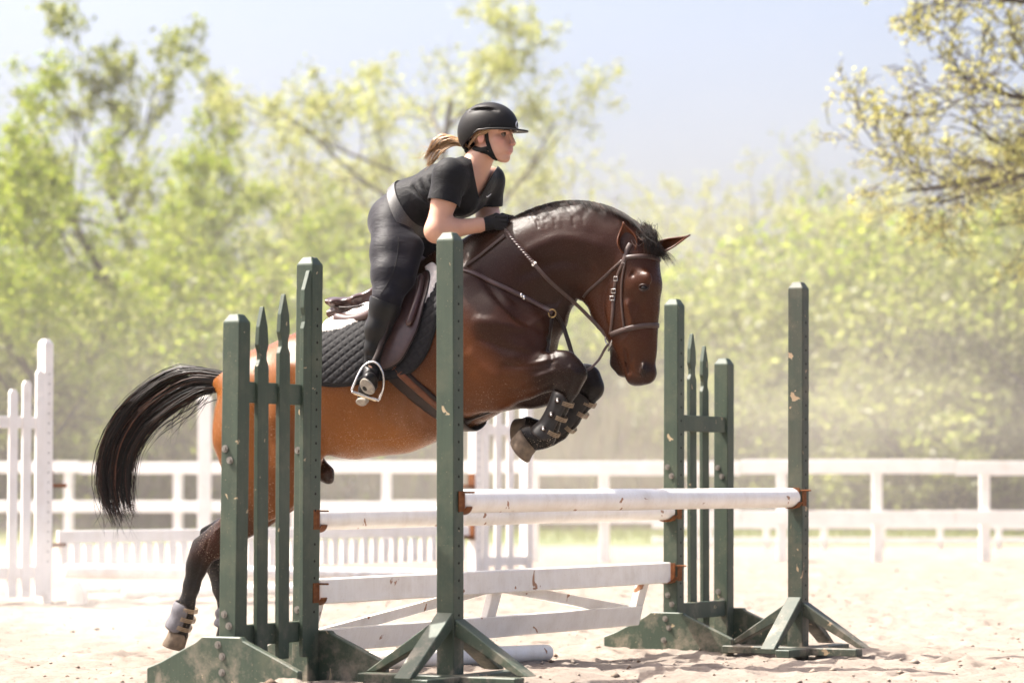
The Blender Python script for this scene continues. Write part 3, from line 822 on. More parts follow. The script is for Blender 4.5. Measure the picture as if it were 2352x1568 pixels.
# ------------------------------------------------------------------ implicit-surface modelling (smooth unions on a grid)
class Field:
    def __init__(s, lo, hi, h):
        s.lo = np.array(lo, float); s.h = h
        s.n = np.ceil((np.array(hi) - s.lo) / h).astype(int) + 1
        s.F = np.full(s.n, 1.0, np.float32)
        s.ax = [(s.lo[i] + h * np.arange(s.n[i])).astype(np.float32) for i in range(3)]
        s.prims = []
    def _box(s, lo, hi):
        i0 = np.clip(np.floor((np.array(lo) - s.lo) / s.h).astype(int), 0, s.n); i1 = np.clip(np.ceil((np.array(hi) - s.lo) / s.h).astype(int) + 1, 0, s.n)
        if (i1 <= i0).any(): return None
        sl = tuple(slice(a, b) for a, b in zip(i0, i1))
        P = np.meshgrid(*[s.ax[i][sl[i]] for i in range(3)], indexing='ij')
        return sl, P
    def _comb(s, sl, d, k, op):
        a = s.F[sl]
        if op == 'add':
            h = np.clip(.5 + .5 * (a - d) / k, 0, 1); s.F[sl] = a * (1 - h) + d * h - k * h * (1 - h)
        else:   # carve
            d = -d; h = np.clip(.5 - .5 * (a - d) / k, 0, 1); s.F[sl] = a * (1 - h) + d * h + k * h * (1 - h)
    def cone(s, p0, p1, r0, r1, w0=None, w1=None, k=.03, col=None, op='add', lat=(0, 1, 0)):
        p0 = np.array(p0, np.float32); p1 = np.array(p1, np.float32)
        w0 = r0 if w0 is None else w0; w1 = r1 if w1 is None else w1
        m = max(r0, r1, w0, w1) + k + 2 * s.h
        bx = s._box(np.minimum(p0, p1) - m, np.maximum(p0, p1) + m)
        if bx is None: return s
        sl, P = bx; d = p1 - p0; dd = float(d @ d) + 1e-12
        t = np.clip(((P[0] - p0[0]) * d[0] + (P[1] - p0[1]) * d[1] + (P[2] - p0[2]) * d[2]) / dd, 0, 1)
        q = [P[i] - (p0[i] + t * d[i]) for i in range(3)]
        r = r0 + (r1 - r0) * t; w = w0 + (w1 - w0) * t
        la = q[0] * lat[0] + q[1] * lat[1] + q[2] * lat[2]
        ip = np.maximum(q[0] ** 2 + q[1] ** 2 + q[2] ** 2 - la ** 2, 0)
        s._comb(sl, (np.sqrt(ip / r ** 2 + (la / w) ** 2) - 1) * np.minimum(r, w), k, op)
        if col is not None: s.prims.append((p0, p1, max(r0, .006), col))
        return s
    def ell(s, c, rad, k=.02, rot=None, op='add', col=None):
        c = np.array(c, np.float32); m = max(rad) + k + 2 * s.h
        bx = s._box(c - m, c + m)
        if bx is None: return s
        sl, P = bx; q = [P[i] - c[i] for i in range(3)]
        if rot is not None:
            M = np.array(rot.inverted()); q = [M[i, 0] * q[0] + M[i, 1] * q[1] + M[i, 2] * q[2] for i in range(3)]
        d = (np.sqrt((q[0] / rad[0]) ** 2 + (q[1] / rad[1]) ** 2 + (q[2] / rad[2]) ** 2) - 1) * min(rad)
        s._comb(sl, d, k, op)
        if col is not None: s.prims.append((c, c, max(rad), col))
        return s
    def chain(s, st, k=.03, col=None, lat=(0, 1, 0)):
        """st: list of (point, r, w)"""
        for (a, ra, wa), (b, rb, wb) in zip(st[:-1], st[1:]): s.cone(a, b, ra, rb, wa, wb, k, col, lat=lat)
        return s
    def mesh(s, smooth=2):
        F = s.F; n = s.n
        ins = F < 0
        corners = [(i, j, k) for i in (0, 1) for j in (0, 1) for k in (0, 1)]
        cnt = np.zeros(n - 1, np.int8)
        for (i, j, k) in corners: cnt += ins[i:n[0] - 1 + i, j:n[1] - 1 + j, k:n[2] - 1 + k]
        act = np.argwhere((cnt > 0) & (cnt < 8))
        idx = np.full(n - 1, -1, np.int64); idx[tuple(act.T)] = np.arange(len(act))
        acc = np.zeros((len(act), 3)); num = np.zeros(len(act))
        for a in range(3):
            o = [x for x in range(3) if x != a]
            for u in (0, 1):
                for v in (0, 1):
                    e0 = act.copy(); e0[:, o[0]] += u; e0[:, o[1]] += v
                    e1 = e0.copy(); e1[:, a] += 1
                    f0 = F[tuple(e0.T)]; f1 = F[tuple(e1.T)]
                    mk = (f0 < 0) != (f1 < 0)
                    t = np.where(mk, f0 / np.where(mk, f0 - f1, 1), 0)
                    p = e0.astype(float); p[:, a] += t
                    acc[mk] += p[mk]; num[mk] += 1
        V = acc / num[:, None] * s.h + s.lo
        faces = []
        for a in range(3):
            o = [(a + 1) % 3, (a + 2) % 3]
            lo = [slice(None)] * 3; hi = [slice(None)] * 3
            lo[a] = slice(0, n[a] - 1); hi[a] = slice(1, n[a])
            A = ins[tuple(lo)]; B = ins[tuple(hi)]
            for flip, msk in ((False, A & ~B), (True, ~A & B)):
                e = np.argwhere(msk)
                ok = (e[:, o[0]] > 0) & (e[:, o[1]] > 0) & (e[:, o[0]] < n[o[0]] - 1) & (e[:, o[1]] < n[o[1]] - 1)
                e = e[ok]
                def cell(du, dv):
                    c = e.copy(); c[:, o[0]] -= du; c[:, o[1]] -= dv; return idx[tuple(c.T)]
                q = np.stack([cell(1, 1), cell(0, 1), cell(0, 0), cell(1, 0)], 1)
                faces.append(q[:, ::-1] if flip else q)
        Q = np.concatenate(faces)
        E = np.concatenate([Q[:, [0, 1]], Q[:, [1, 2]], Q[:, [2, 3]], Q[:, [3, 0]]])
        for it in range(smooth):
            for lam in (.5, -.48):
                sm = np.zeros_like(V); c = np.zeros(len(V))
                np.add.at(sm, E[:, 0], V[E[:, 1]]); np.add.at(sm, E[:, 1], V[E[:, 0]])
                np.add.at(c, E[:, 0], 1); np.add.at(c, E[:, 1], 1)
                V = V + lam * (sm / c[:, None] - V)
        return V, Q
    def colours(s, V, p=4.0):
        W = np.zeros(len(V)); C = np.zeros((len(V), 3))
        for (a, b, r, c) in s.prims:
            d = b - a; dd = float(d @ d) + 1e-9
            t = np.clip(((V - a) @ d) / dd, 0, 1)
            q = np.linalg.norm(V - (a + t[:, None] * d), axis=1) / r
            w = 1 / (q ** p + .02) / r ** 1.5; W += w; C += w[:, None] * np.array(c)
        return C / W[:, None]
def set_colour(me, C, name='coat'):
    a = me.color_attributes.new(name, 'FLOAT_COLOR', 'POINT')
    a.data.foreach_set('color', np.column_stack([C, np.ones(len(C))]).astype(np.float32).ravel())

# ------------------------------------------------------------------ frame of the horse and rider
class Frame:
    """upright frame turned by yaw; x forward, y away from the camera, z up"""
    def __init__(s, O, yaw):
        s.O = Vector(O); s.yaw = yaw
        s.x = Vector((math.cos(yaw), -math.sin(yaw), 0)); s.y = Vector((math.sin(yaw), math.cos(yaw), 0)); s.z = Vector((0, 0, 1))
        s.M = Matrix(((s.x.x, s.y.x, 0, s.O.x), (s.x.y, s.y.y, 0, s.O.y), (0, 0, 1, s.O.z), (0, 0, 0, 1)))
        s.Mi = s.M.inverted()
        s.R3 = np.array([s.x, s.y, s.z])
    def p(s, px, py, w=0.0):
        """local point at picture place (px,py) in the plane w off the middle"""
        r = ray(px, py); t = ((s.O + s.y * w - CAM).dot(s.y)) / r.dot(s.y)
        return s.Mi @ (CAM + r * t)
    def sc(s, px, py, w=0.0):
        q = s.M @ s.p(px, py, w); return F_ / q.y
    def st(s, px, py, r, w=None, off=0.0, sy=None):
        """chain station: r in picture units, w (half width) in metres"""
        k = s.sc(px, py, off); rr = r / k
        return (s.p(px, py, off), rr, rr if w is None else w)
    def world(s, V):
        return np.asarray(V) @ s.R3 + np.array(s.O)
HO = Vector((-.388, 15.0, 0)); HYAW = R(26)
HF = Frame(HO, HYAW)
poll_w = HF.M @ HF.p(1452, 560, 0)
HH = Frame(Vector((poll_w.x, poll_w.y, 0)), R(40))     # head is turned further to the camera
def hd(st):   # head station -> body frame
    p, r, w = st; return (HF.Mi @ (HH.M @ p), r, w)
HLAT = tuple(HF.Mi.to_3x3() @ HH.y)

# coat colours of a dark bay
cDK = (.013, .0048, .0027); cNK = (.024, .0072, .0032); cBD = (.100, .031, .007); cBL = (.215, .080, .016); cOR = (.195, .066, .0125); cBK = (.007, .006, .0055); cHD = (.050, .0155, .0055); cMZ = (.016, .009, .007)
S = HF.st
ends = [HF.p(440, 1500, 0), HF.p(1640, 500, 0)]
hf = Field((HF.p(395, 1000, -.2).x - .06, -.46, .02), (HF.p(1540, 700, .2).x + .18, .46, 2.38), .0080)
# trunk
hf.chain([S(585, 955, 95, .20), S(640, 925, 122, .27), S(720, 900, 136, .285), S(810, 893, 156, .31), S(900, 872, 166, .315), S(990, 830, 172, .285), S(1080, 795, 165, .245), S(1150, 775, 140, .215)], .05)
for a, c in ((S(640, 925, 122), cOR), (S(800, 830, 90), cBD), (S(800, 1000, 90), cBL), (S(930, 1000, 90), cBL), (S(1000, 950, 80), cBD), (S(950, 740, 80), cNK), (S(1080, 740, 90), cNK), (S(1110, 900, 70), cBD), (S(1180, 790, 80), cNK), (S(600, 1000, 90), cOR), (S(560, 900, 60), cOR)):
    hf.prims.append((np.array(a[0]), np.array(a[0]), a[1], c))
# withers ridge, croup
hf.chain([S(870, 730, 30, .10), S(960, 655, 42, .08), S(1030, 620, 46, .07), S(1110, 590, 60, .07)], .06)
hf.chain([S(700, 815, 40, .16), S(610, 850, 45, .15), S(540, 885, 38, .10), S(508, 880, 18, .05)], .05)
# flank tuck and sheath
hf.chain([S(722, 1062, 24, .05), S(748, 1088, 18, .04), S(756, 1102, 9, .025)], .03, cDK)
# hind quarters, both sides
for sgn, off in ((-1, -.155), (1, .155)):
    hf.chain([S(600, 930, 100, .13, off), S(585, 1000, 98, .12, off), S(600, 1075, 80, .10, off), S(600, 1130, 62, .08, off)], .05, cOR)
    hf.chain([S(690, 1000, 70, .09, off), S(668, 1075, 62, .085, off), S(640, 1125, 50, .07, off)], .05, cBD)
# near hind leg
o = -.15
hf.chain([S(612, 1120, 60, .08, o), S(560, 1185, 45, .060, o), S(500, 1245, 30, .044, o), S(462, 1275, 27, .038, o)], .03, cNK)
hf.chain([S(500, 1215, 12, .02, o), S(455, 1247, 13, .022, o)], .025, cBK)           # point of hock
hf.chain([S(462, 1275, 28, .038, o), S(452, 1300, 25, .034, o), S(440, 1345, 19, .025, o), S(428, 1390, 19, .025, o), S(420, 1415, 25, .033, o)], .02, cBK)
hf.chain([S(420, 1415, 25, .033, o), S(414, 1440, 19, .028, o), S(412, 1456, 22, .032, o)], .015, cBK)
# far hind leg
o = .15
hf.chain([S(640, 1120, 60, .08, o), S(590, 1170, 44, .06, o), S(520, 1225, 28, .042, o), S(482, 1250, 26, .036, o)], .03, cNK)
hf.chain([S(520, 1193, 11, .02, o), S(470, 1222, 12, .02, o)], .02, cBK)
hf.chain([S(482, 1250, 26, .036, o), S(490, 1290, 22, .03, o), S(506, 1350, 18, .024, o), S(520, 1400, 18, .024, o), S(526, 1425, 24, .032, o)], .02, cBK)
hf.chain([S(526, 1425, 24, .032, o), S(518, 1452, 19, .028, o), S(514, 1468, 21, .031, o)], .015, cBK)
# neck: a row of round sections, then crest and underline
hf.chain([S(1085, 725, 140, .19), S(1140, 660, 124, .155), S(1195, 624, 110, .13), S(1250, 594, 103, .112), S(1310, 577, 98, .10), S(1362, 570, 88, .095), S(1415, 578, 74, .092), S(1445, 588, 66, .095)], .035, cNK)
hf.chain([S(1110, 580, 22, .045), S(1185, 532, 18, .04), S(1265, 500, 16, .035), S(1340, 492, 16, .035), S(1402, 505, 17, .035), S(1440, 528, 18, .035)], .045, cDK)
hf.chain([S(1295, 690, 22, .05), S(1268, 735, 30, .06), S(1235, 760, 40, .08)], .05, cDK)
# shoulder blade and breast muscles
for sgn in (-1, 1):
    hf.chain([S(1075, 660, 40, .05, sgn * .155), S(1130, 745, 52, .06, sgn * .185), S(1180, 815, 50, .06, sgn * .185)], .045, cNK)
    hf.chain([S(1205, 770, 58, .075, sgn * .105), S(1215, 815, 50, .07, sgn * .11)], .04, cHD)
    hf.chain([S(1040, 760, 60, .05, sgn * .205), S(1110, 850, 55, .06, sgn * .195)], .05, cBD)
# near fore leg (folded)
o = -.15
hf.chain([S(1075, 880, 74, .09, o), S(1140, 880, 60, .085, o), S(1205, 868, 46, .068, o)], .035, cBD)
hf.chain([S(1205, 868, 46, .068, o), S(1255, 859, 37, .054, o), S(1300, 850, 35, .052, o)], .03, cDK)
hf.chain([S(1302, 834, 22, .046, o), S(1326, 856, 20, .042, o)], .018, cBK)
hf.chain([S(1272, 878, 13, .022, o), S(1290, 892, 11, .02, o)], .02, cBK)
hf.chain([S(1120, 845, 22, .06, o), S(1200, 834, 17, .05, o), S(1275, 822, 14, .04, o)], .03, cNK)
hf.chain([S(1292, 842, 36, .050, o), S(1312, 862, 30, .046, o), S(1306, 890, 24, .038, o)], .03, cDK)
hf.chain([S(1306, 890, 24, .034, o), S(1285, 935, 20, .026, o), S(1263, 978, 20, .026, o), S(1250, 1000, 26, .033, o)], .02, cBK)
hf.chain([S(1250, 1000, 26, .033, o), S(1230, 1006, 24, .030, o), S(1212, 1004, 29, .036, o)], .02, cBK)
# far fore leg
o = .15
hf.chain([S(1150, 880, 66, .085, o), S(1230, 880, 52, .07, o), S(1310, 878, 40, .055, o), S(1346, 874, 36, .050, o)], .035, cDK)
hf.chain([S(1346, 876, 36, .048, o), S(1358, 892, 28, .044, o), S(1340, 920, 22, .034, o), S(1312, 962, 19, .026, o), S(1285, 990, 19, .026, o), S(1262, 998, 24, .033, o)], .02, cBK)
hf.chain([S(1262, 998, 24, .033, o), S(1232, 990, 23, .03, o), S(1212, 984, 28, .035, o)], .02, cBK)
# ---- head
T = lambda px, py, r, w, off=0.0: hd(HH.st(px, py, r, w, off))
hf.chain([T(1450, 572, 52, .080), T(1458, 610, 58, .098), T(1466, 655, 56, .096), T(1462, 710, 56, .076), T(1461, 765, 53, .062), T(1463, 810, 48, .056), T(1466, 842, 42, .055)], .025, cHD, HLAT)
for off in (-.045, .045):   # jowls
    hf.chain([T(1412, 640, 52, .040, off), T(1400, 672, 58, .038, off), T(1415, 725, 46, .034, off), T(1440, 775, 36, .028, off)], .035, cHD, HLAT)
hf.chain([T(1422, 790, 26, .038), T(1420, 832, 18, .036), T(1430, 850, 16, .034)], .018, cMZ, HLAT)       # chin and lower lip
hf.chain([T(1458, 868, 16, .040), T(1485, 858, 24, .045)], .02, cMZ, HLAT)                                  # upper lip
for off in (-.098, .098):   # brow ridge over the eye
    hf.chain([T(1466, 646, 20, .020, off * .80), T(1484, 640, 16, .018, off * .82)], .035, cHD, HLAT)
    hf.chain([T(1445, 700, 12, .016, off * .80), T(1450, 745, 9, .013, off * .68)], .02, cHD, HLAT)       # facial crest
    c = T(1484, 663, 17, .012, off * 1.02); hf.ell(c[0], (.021, .020, .015), .010, op='carve')
    c = T(1492, 850, 12, .01, off * .46); hf.ell(c[0], (.017, .014, .024), .008, op='carve')               # nostrils
    c = T(1478, 848, 10, .01, off * .50); hf.ell(c[0], (.012, .02, .030), .012, col=cMZ)
for sgn in (-1, 1):   # mouth line
    a = T(1434, 800, 4, .01, sgn * .050)[0]; b = T(1444, 858, 4, .01, sgn * .045)[0]
    hf.cone(a, b, .006, .006, None, None, .006, op='carve')
# muscle relief: long soft ridges
for sgn in (-1, 1):
    hf.chain([S(1130, 832, 9, .016, sgn * .225), S(1200, 846, 8, .014, sgn * .215), S(1280, 830, 7, .012, sgn * .195)], .018)
    hf.chain([S(660, 860, 22, .03, sgn * .265), S(640, 960, 24, .03, sgn * .275), S(655, 1060, 22, .03, sgn * .235)], .045)
HV, HQ = hf.mesh(2)
def sculpt(V, Q, items):
    """soft ridges (+) and grooves (-) pressed along lines traced over the body"""
    bv = BVHTree.FromPolygons([Vector(p) for p in HF.world(V).tolist()], Q.tolist())
    N = np.zeros_like(V); fn = np.cross(V[Q[:, 2]] - V[Q[:, 0]], V[Q[:, 3]] - V[Q[:, 1]])
    for k in range(4): np.add.at(N, Q[:, k], fn)
    N /= np.linalg.norm(N, axis=1)[:, None] + 1e-12
    D = np.zeros(len(V))
    for pts, r, hgt in items:
        P = []
        for q in smooth_path([Vector((x, y, 0)) for x, y in pts], 5):
            h = bv.ray_cast(CAM, ray(q.x, q.y).normalized())
            if h[0]: P.append(tuple(HF.Mi @ h[0]))
        if len(P) < 2: continue
        P = np.array(P); lo = P.min(0) - 3 * r; hi = P.max(0) + 3 * r
        ix = np.where(((V > lo) & (V < hi)).all(1))[0]
        if not len(ix): continue
        d2 = np.full(len(ix), 1e9); tp = np.zeros(len(ix))
        for k in range(len(P) - 1):
            a = P[k]; d = P[k + 1] - a; t_ = np.clip(((V[ix] - a) @ d) / (d @ d + 1e-12), 0, 1)
            e = ((V[ix] - a - t_[:, None] * d) ** 2).sum(1); m = e < d2; d2[m] = e[m]; tp[m] = (k + t_[m]) / (len(P) - 1)
        D[ix] += hgt * np.exp(-d2 / r ** 2) * np.clip(np.minimum(tp, 1 - tp) * 6, .12, 1)
    return V + N * D[:, None]
SC = [([(1185, 590), (1290, 545), (1395, 570)], .032, .007), ([(1180, 640), (1285, 600), (1375, 620)], .03, -.009), ([(1095, 610), (1150, 690), (1210, 742), (1262, 762)], .026, -.014),
      ([(1078, 735), (1165, 745), (1245, 760)], .030, .010), ([(1070, 800), (1110, 845), (1150, 870)], .03, .008), ([(1090, 770), (1160, 800), (1230, 815)], .022, -.008),
      ([(1145, 838), (1220, 842), (1290, 824)], .012, -.007), ([(1150, 856), (1230, 862), (1285, 848)], .014, .005), ([(1170, 905), (1230, 888), (1275, 870)], .013, -.005),
      ([(1258, 765), (1266, 810), (1262, 850)], .018, -.008), ([(728, 880), (716, 980), (738, 1058)], .032, -.012), ([(700, 820), (690, 930), (690, 1010)], .03, .008),
      ([(1398, 625), (1384, 700), (1398, 762)], .012, -.006), ([(1410, 640), (1402, 700), (1412, 745)], .022, .006), ([(1440, 690), (1448, 722), (1456, 750)], .011, .006), ([(1448, 626), (1458, 632)], .017, -.009),
      ([(1434, 798), (1442, 830), (1448, 862)], .008, -.008), ([(1452, 815), (1450, 840), (1462, 868)], .010, -.005), ([(1484, 832), (1488, 850), (1484, 868)], .010, .0025), ([(1430, 770), (1455, 735), (1468, 700)], .008, .0035), ([(1420, 790), (1445, 768), (1462, 745)], .008, .003),
      ([(1500, 620), (1500, 700), (1498, 790)], .012, .003), ([(1462, 690), (1475, 720), (1482, 780)], .020, -.005),
      ([(1330, 650), (1318, 672)], .008, -.006), ([(1316, 655), (1304, 680)], .008, -.006), ([(1300, 668), (1288, 694)], .008, -.006), ([(1285, 680), (1276, 704)], .008, -.006),
      ([(1180, 895), (1230, 868), (1262, 858)], .008, .004), ([(820, 1010), (900, 1005), (975, 985)], .010, .004), ([(1300, 690), (1240, 735), (1180, 760)], .018, .006),
      ([(1306, 838), (1326, 862)], .014, .006), ([(1290, 865), (1312, 880)], .010, -.006), ([(480, 1235), (462, 1290), (446, 1340)], .009, -.006), ([(470, 1280), (455, 1330), (440, 1380)], .008, .005), ([(530, 1190), (490, 1225)], .010, .006)]
for k, (dx, dh) in enumerate(((0, 1), (17, .5), (40, .8), (57, .4), (82, .9), (104, .5))): SC.append(([(1232 + dx, 502 - k * 1.5), (1237 + dx, 520 - k + 6 * dh)], .007, -.0032 * dh))
for k in range(5): SC.append(([(820 + k * 42, 860 + 4 * k), (800 + k * 42, 960 - 3 * k), (815 + k * 42, 1010 - 8 * k)], .020, -.0025))
HV = sculpt(HV, HQ, SC)
HC = hf.colours(HV) * .78
horse_c = HF.M @ Vector((0, 0, 0))
t = NT('bay_coat'); co = t.coord()
at_ = t.n('ShaderNodeAttribute', attribute_name='coat')
hair = t.noise(t.coord(scale=(1, 3, 1)), 260, 3, .6); blot = t.noise(co, 7, 4, .6)
c = t.mix(t.ramp(blot, [(.3, .0), (.7, .35)]), at_.outputs[0], t.mix(1.0, at_.outputs[0], (1.35, 1.2, 1.05), 'MULTIPLY'))
c = t.mix(.35, c, t.ramp(hair, [(.3, .25), (.7, .75)]), 'OVERLAY')
spk = t.noise(co, 170, 2, .5); low = t.n('ShaderNodeSeparateXYZ'); t.put(low.inputs[0], co)
zone = t.ramp(t.noise(co, 5, 3), [(.42, 0.0), (.62, 1.0)])
zz = t.n('ShaderNodeMapRange'); t.put(zz.inputs[0], low.outputs[2]); zz.inputs[1].default_value = 1.55; zz.inputs[2].default_value = 1.0; zz.inputs[3].default_value = 0; zz.inputs[4].default_value = 1
spm = t.n('ShaderNodeMath', operation='MULTIPLY'); t.put(spm.inputs[0], t.ramp(spk, [(.655, 0.0), (.69, .8)])); t.put(spm.inputs[1], zone)
sp2 = t.n('ShaderNodeMath', operation='MULTIPLY'); t.put(sp2.inputs[0], spm.outputs[0]); t.put(sp2.inputs[1], zz.outputs[0])
c = t.mix(sp2.outputs[0], c, (.62, .47, .33))      # kicked-up sand on the coat
t.P(Base_Color=c, Roughness=t.ramp(hair, [(.2, .20), (.8, .32)])); t.b.inputs['Specular IOR Level'].default_value = .17
t.put(t.b.inputs['Coat Weight'], .0); t.put(t.b.inputs['Coat Roughness'], .35)
ad = t.n('ShaderNodeMath', operation='MULTIPLY_ADD'); t.put(ad.inputs[0], t.noise(co, 24, 4, .6)); ad.inputs[1].default_value = 2.0; t.put(ad.inputs[2], hair)
t.bump(ad.outputs[0], .26, .0045)
M_coat = t.m
M_hoof = plain('dusty_hoof', (.16, .12, .085), .65, 0, .45, 30, .35)
M_eye = plain('horse_eye', (.007, .004, .003), .16, 0, .1, 10, 0, spec=.35)
M_lid = plain('dark_eyelid', (.030, .011, .006), .45, 0, .2, 60, .1)
horse = thing('horse', HF.O, 'dark bay horse in mid-leap with folded forelegs and black tail streaming', 'horse', None, -HYAW)
me = fast_mesh('body', HV, HQ); set_colour(me, HC)
body = link_mesh('body', me, M_coat, horse, True)
HW = HF.world(HV)
hbvh = BVHTree.FromPolygons([Vector(p) for p in HW.tolist()], HQ.tolist())

# hooves: lofts from coronet to sole
def hoof(pc, ps, fwd, r0, r1, toe, name='hoof'):
    pc = Vector(pc); ps = Vector(ps); ax = (ps - pc).normalized(); f = Vector(fwd); f = (f - ax * f.dot(ax)).normalized(); s = ax.cross(f)
    vs = []; n = 18; rows = ((0, r0, 0), (.12, r0 * 1.08, .05), (.55, r0 * .45 + r1 * .55, .4), (.93, r1 * 1.0, .9), (1.0, r1 * .97, 1.0))
    for (t_, r, sh) in rows:
        for k in range(n):
            a = 2 * math.pi * k / n; ca = math.cos(a)
            rr = r * (1.0 if ca > -.3 else 1 - .18 * (-ca - .3))
            vs.append(pc.lerp(ps, t_) + f * (rr * ca * 1.12 + toe * sh) + s * (rr * math.sin(a)))
    fs = [(j * n + k, j * n + (k + 1) % n, (j + 1) * n + (k + 1) % n, (j + 1) * n + k) for j in range(len(rows) - 1) for k in range(n)]
    fs += [tuple(range(n))[::-1], tuple(range((len(rows) - 1) * n, len(rows) * n))]
    mb = MB().add([HF.M @ v for v in vs], fs); return mb.build(name, M_hoof, horse, True)
p = HF.p
hoof(p(1214, 1006, -.15), p(1188, 1028, -.15), p(1190, 1060, -.15) - p(1190, 1010, -.15), .058, .068, .018)
hoof(p(1212, 985, .15), p(1184, 985, .15), p(1165, 1020, .15) - p(1190, 960, .15), .056, .068, .015)
hoof(p(412, 1452, -.15), p(402, 1488, -.15), p(392, 1478, -.15) - p(440, 1470, -.15), .048, .058, .010)
hoof(p(514, 1466, .15), p(510, 1496, .15), p(560, 1490, .15) - p(510, 1486, .15), .050, .062, .02)
# eyes
for off in (-1, 1):
    c = T(1481, 661, 10, .01, off * .0765)[0]
    hy = Vector(HLAT); nrm_ = (hy * off + (HF.Mi.to_3x3() @ HH.x) * .30).normalized(); ex = (HF.Mi.to_3x3() @ HH.x); ex = (ex - nrm_ * ex.dot(nrm_)).normalized(); ez = nrm_.cross(ex); ez = ez if ez.z > 0 else -ez
    R3_ = Matrix((ex, nrm_, ez)).transposed()
    mb = MB(); mb.ball(HF.M @ c, .0215, .0205, .0175, HF.M.to_3x3() @ R3_, 18, 12); mb.build('eye', M_eye, horse, True)
    for sg_, rr_, push in ((1, .0062, .0155), (-1, .0045, .0135)):
        arc = [c + ex * (.0245 * math.cos(a)) + ez * (sg_ * .0150 * math.sin(a)) + nrm_ * (push * (.55 + .45 * math.sin(a))) for a in [math.pi * k / 12 for k in range(13)]]
        mb = MB(); mb.tube([HF.M @ q for q in arc], [.002] + [rr_] * 11 + [.002], 8); mb.build('eyelid', M_lid, horse, True)
# ears: cupped leaf shapes
def ear(base, tip, wid, front, label=None):
    base = Vector(base); tip = Vector(tip); ax = (tip - base); L = ax.length; ax.normalize(); fr = Vector(front); fr = (fr - ax * fr.dot(ax)).normalized(); sd = ax.cross(fr)
    vs = []; nr, nc = 10, 9
    for i in range(nr + 1):
        t_ = i / nr; w = wid * (math.sin(math.pi * min(1, t_ * .86 + .17)) ** .75) * (1 - .55 * t_ ** 2.2)
        if i == nr: w = .002
        for j in range(nc):
            a = -1 + 2 * j / (nc - 1)
            ang = a * (2.15 - 1.25 * t_)
            vs.append(base + ax * (L * t_) + sd * (w * math.sin(ang) * .85) + fr * (w * (.55 - math.cos(ang)) * .8) + fr * (.012 * t_ ** 2))
    fs = [(i * nc + j, i * nc + j + 1, (i + 1) * nc + j + 1, (i + 1) * nc + j) for i in range(nr) for j in range(nc - 1)]
    me = bpy.data.meshes.new('ear'); Mi = wmat(horse).inverted(); me.from_pydata([tuple(Mi @ (HF.M @ v)) for v in vs], [], fs); me.update()
    set_colour(me, np.array([cHD] * len(vs)) * 1.3)
    o = link_mesh('ear', me, M_coat, horse, True)
    md = o.modifiers.new('thick', 'SOLIDIFY'); md.thickness = .007; md.offset = 0
    return o
ear(T(1446, 580, 10, .01, -.065)[0], T(1432, 510, 10, .01, -.085)[0], .060, Vector((.35, -1, .1)))
ear(T(1498, 580, 10, .01, .060)[0], T(1588, 541, 10, .01, .085)[0], .038, Vector((.5, -.8, .4)))

for (x, y) in ((1470, 850),):
    for s_ in (-1,):
        d = ray(x, y).normalized(); h = hbvh.ray_cast(CAM, d)
        if h[0]:
            e1 = h[1].orthogonal().normalized(); zz_ = Vector((0, 0, 1)); e1 = (zz_ - h[1] * zz_.dot(h[1])).normalized(); e2 = h[1].cross(e1)
            rot = Matrix((( e2.x, h[1].x, e1.x), (e2.y, h[1].y, e1.y), (e2.z, h[1].z, e1.z)))
            mb = MB(); mb.ball(h[0] - h[1] * .0035, .011, .005, .017, rot); mb.build('nostril', M_lid, horse, True)
# ---- hair
t = NT('black_horse_hair'); g = t.n('ShaderNodeNewGeometry')
t.P(Base_Color=t.ramp(g.outputs['Random Per Island'], [(0, (.006, .005, .005)), (.7, (.011, .008, .007)), (.9, (.04, .017, .010)), (1, (.09, .04, .025))]), Roughness=.38)
t.b.inputs['Specular IOR Level'].default_value = .18
M_hair = t.m
def strands(paths, rads, sides=3):
    V = []; Fq = []
    for pts, rad in zip(paths, rads):
        b = len(V); n = len(pts)
        for i, q in enumerate(pts):
            tg = (pts[min(i + 1, n - 1)] - pts[max(i - 1, 0)]).normalized(); x = tg.orthogonal().normalized(); y = tg.cross(x); t_ = i / (n - 1)
            r = rad * (1 - t_ ** 2.5 * .93) * (.55 + .45 * min(1, t_ * 5))
            for k in range(sides):
                a = 2 * math.pi * k / sides; V.append(tuple(q + (x * math.cos(a) + y * math.sin(a)) * r))
        for i in range(n - 1):
            for k in range(sides):
                k2 = (k + 1) % sides; Fq.append((b + i * sides + k, b + i * sides + k2, b + (i + 1) * sides + k2, b + (i + 1) * sides + k))
    return np.array(V), np.array(Fq)
rs = random.Random(77)
upper = [(530, 858), (450, 843), (400, 846), (340, 878), (283, 930), (240, 1000), (224, 1070), (226, 1130), (245, 1180), (262, 1215)]
lower = [(528, 897), (470, 905), (435, 925), (395, 950), (352, 985), (318, 1035), (306, 1085), (304, 1130), (308, 1165), (318, 1190)]
def tail_pt(u, t_, w):
    a = smooth_tail[0][int(t_ * (len(smooth_tail[0]) - 1))]; b = smooth_tail[1][int(t_ * (len(smooth_tail[1]) - 1))]
    return (a[0] + (b[0] - a[0]) * u, a[1] + (b[1] - a[1]) * u)
smooth_tail = [[(v.x, v.y) for v in smooth_path([Vector((x, y, 0)) for x, y in L_], 8)] for L_ in (upper, lower)]
paths = []; rads = []
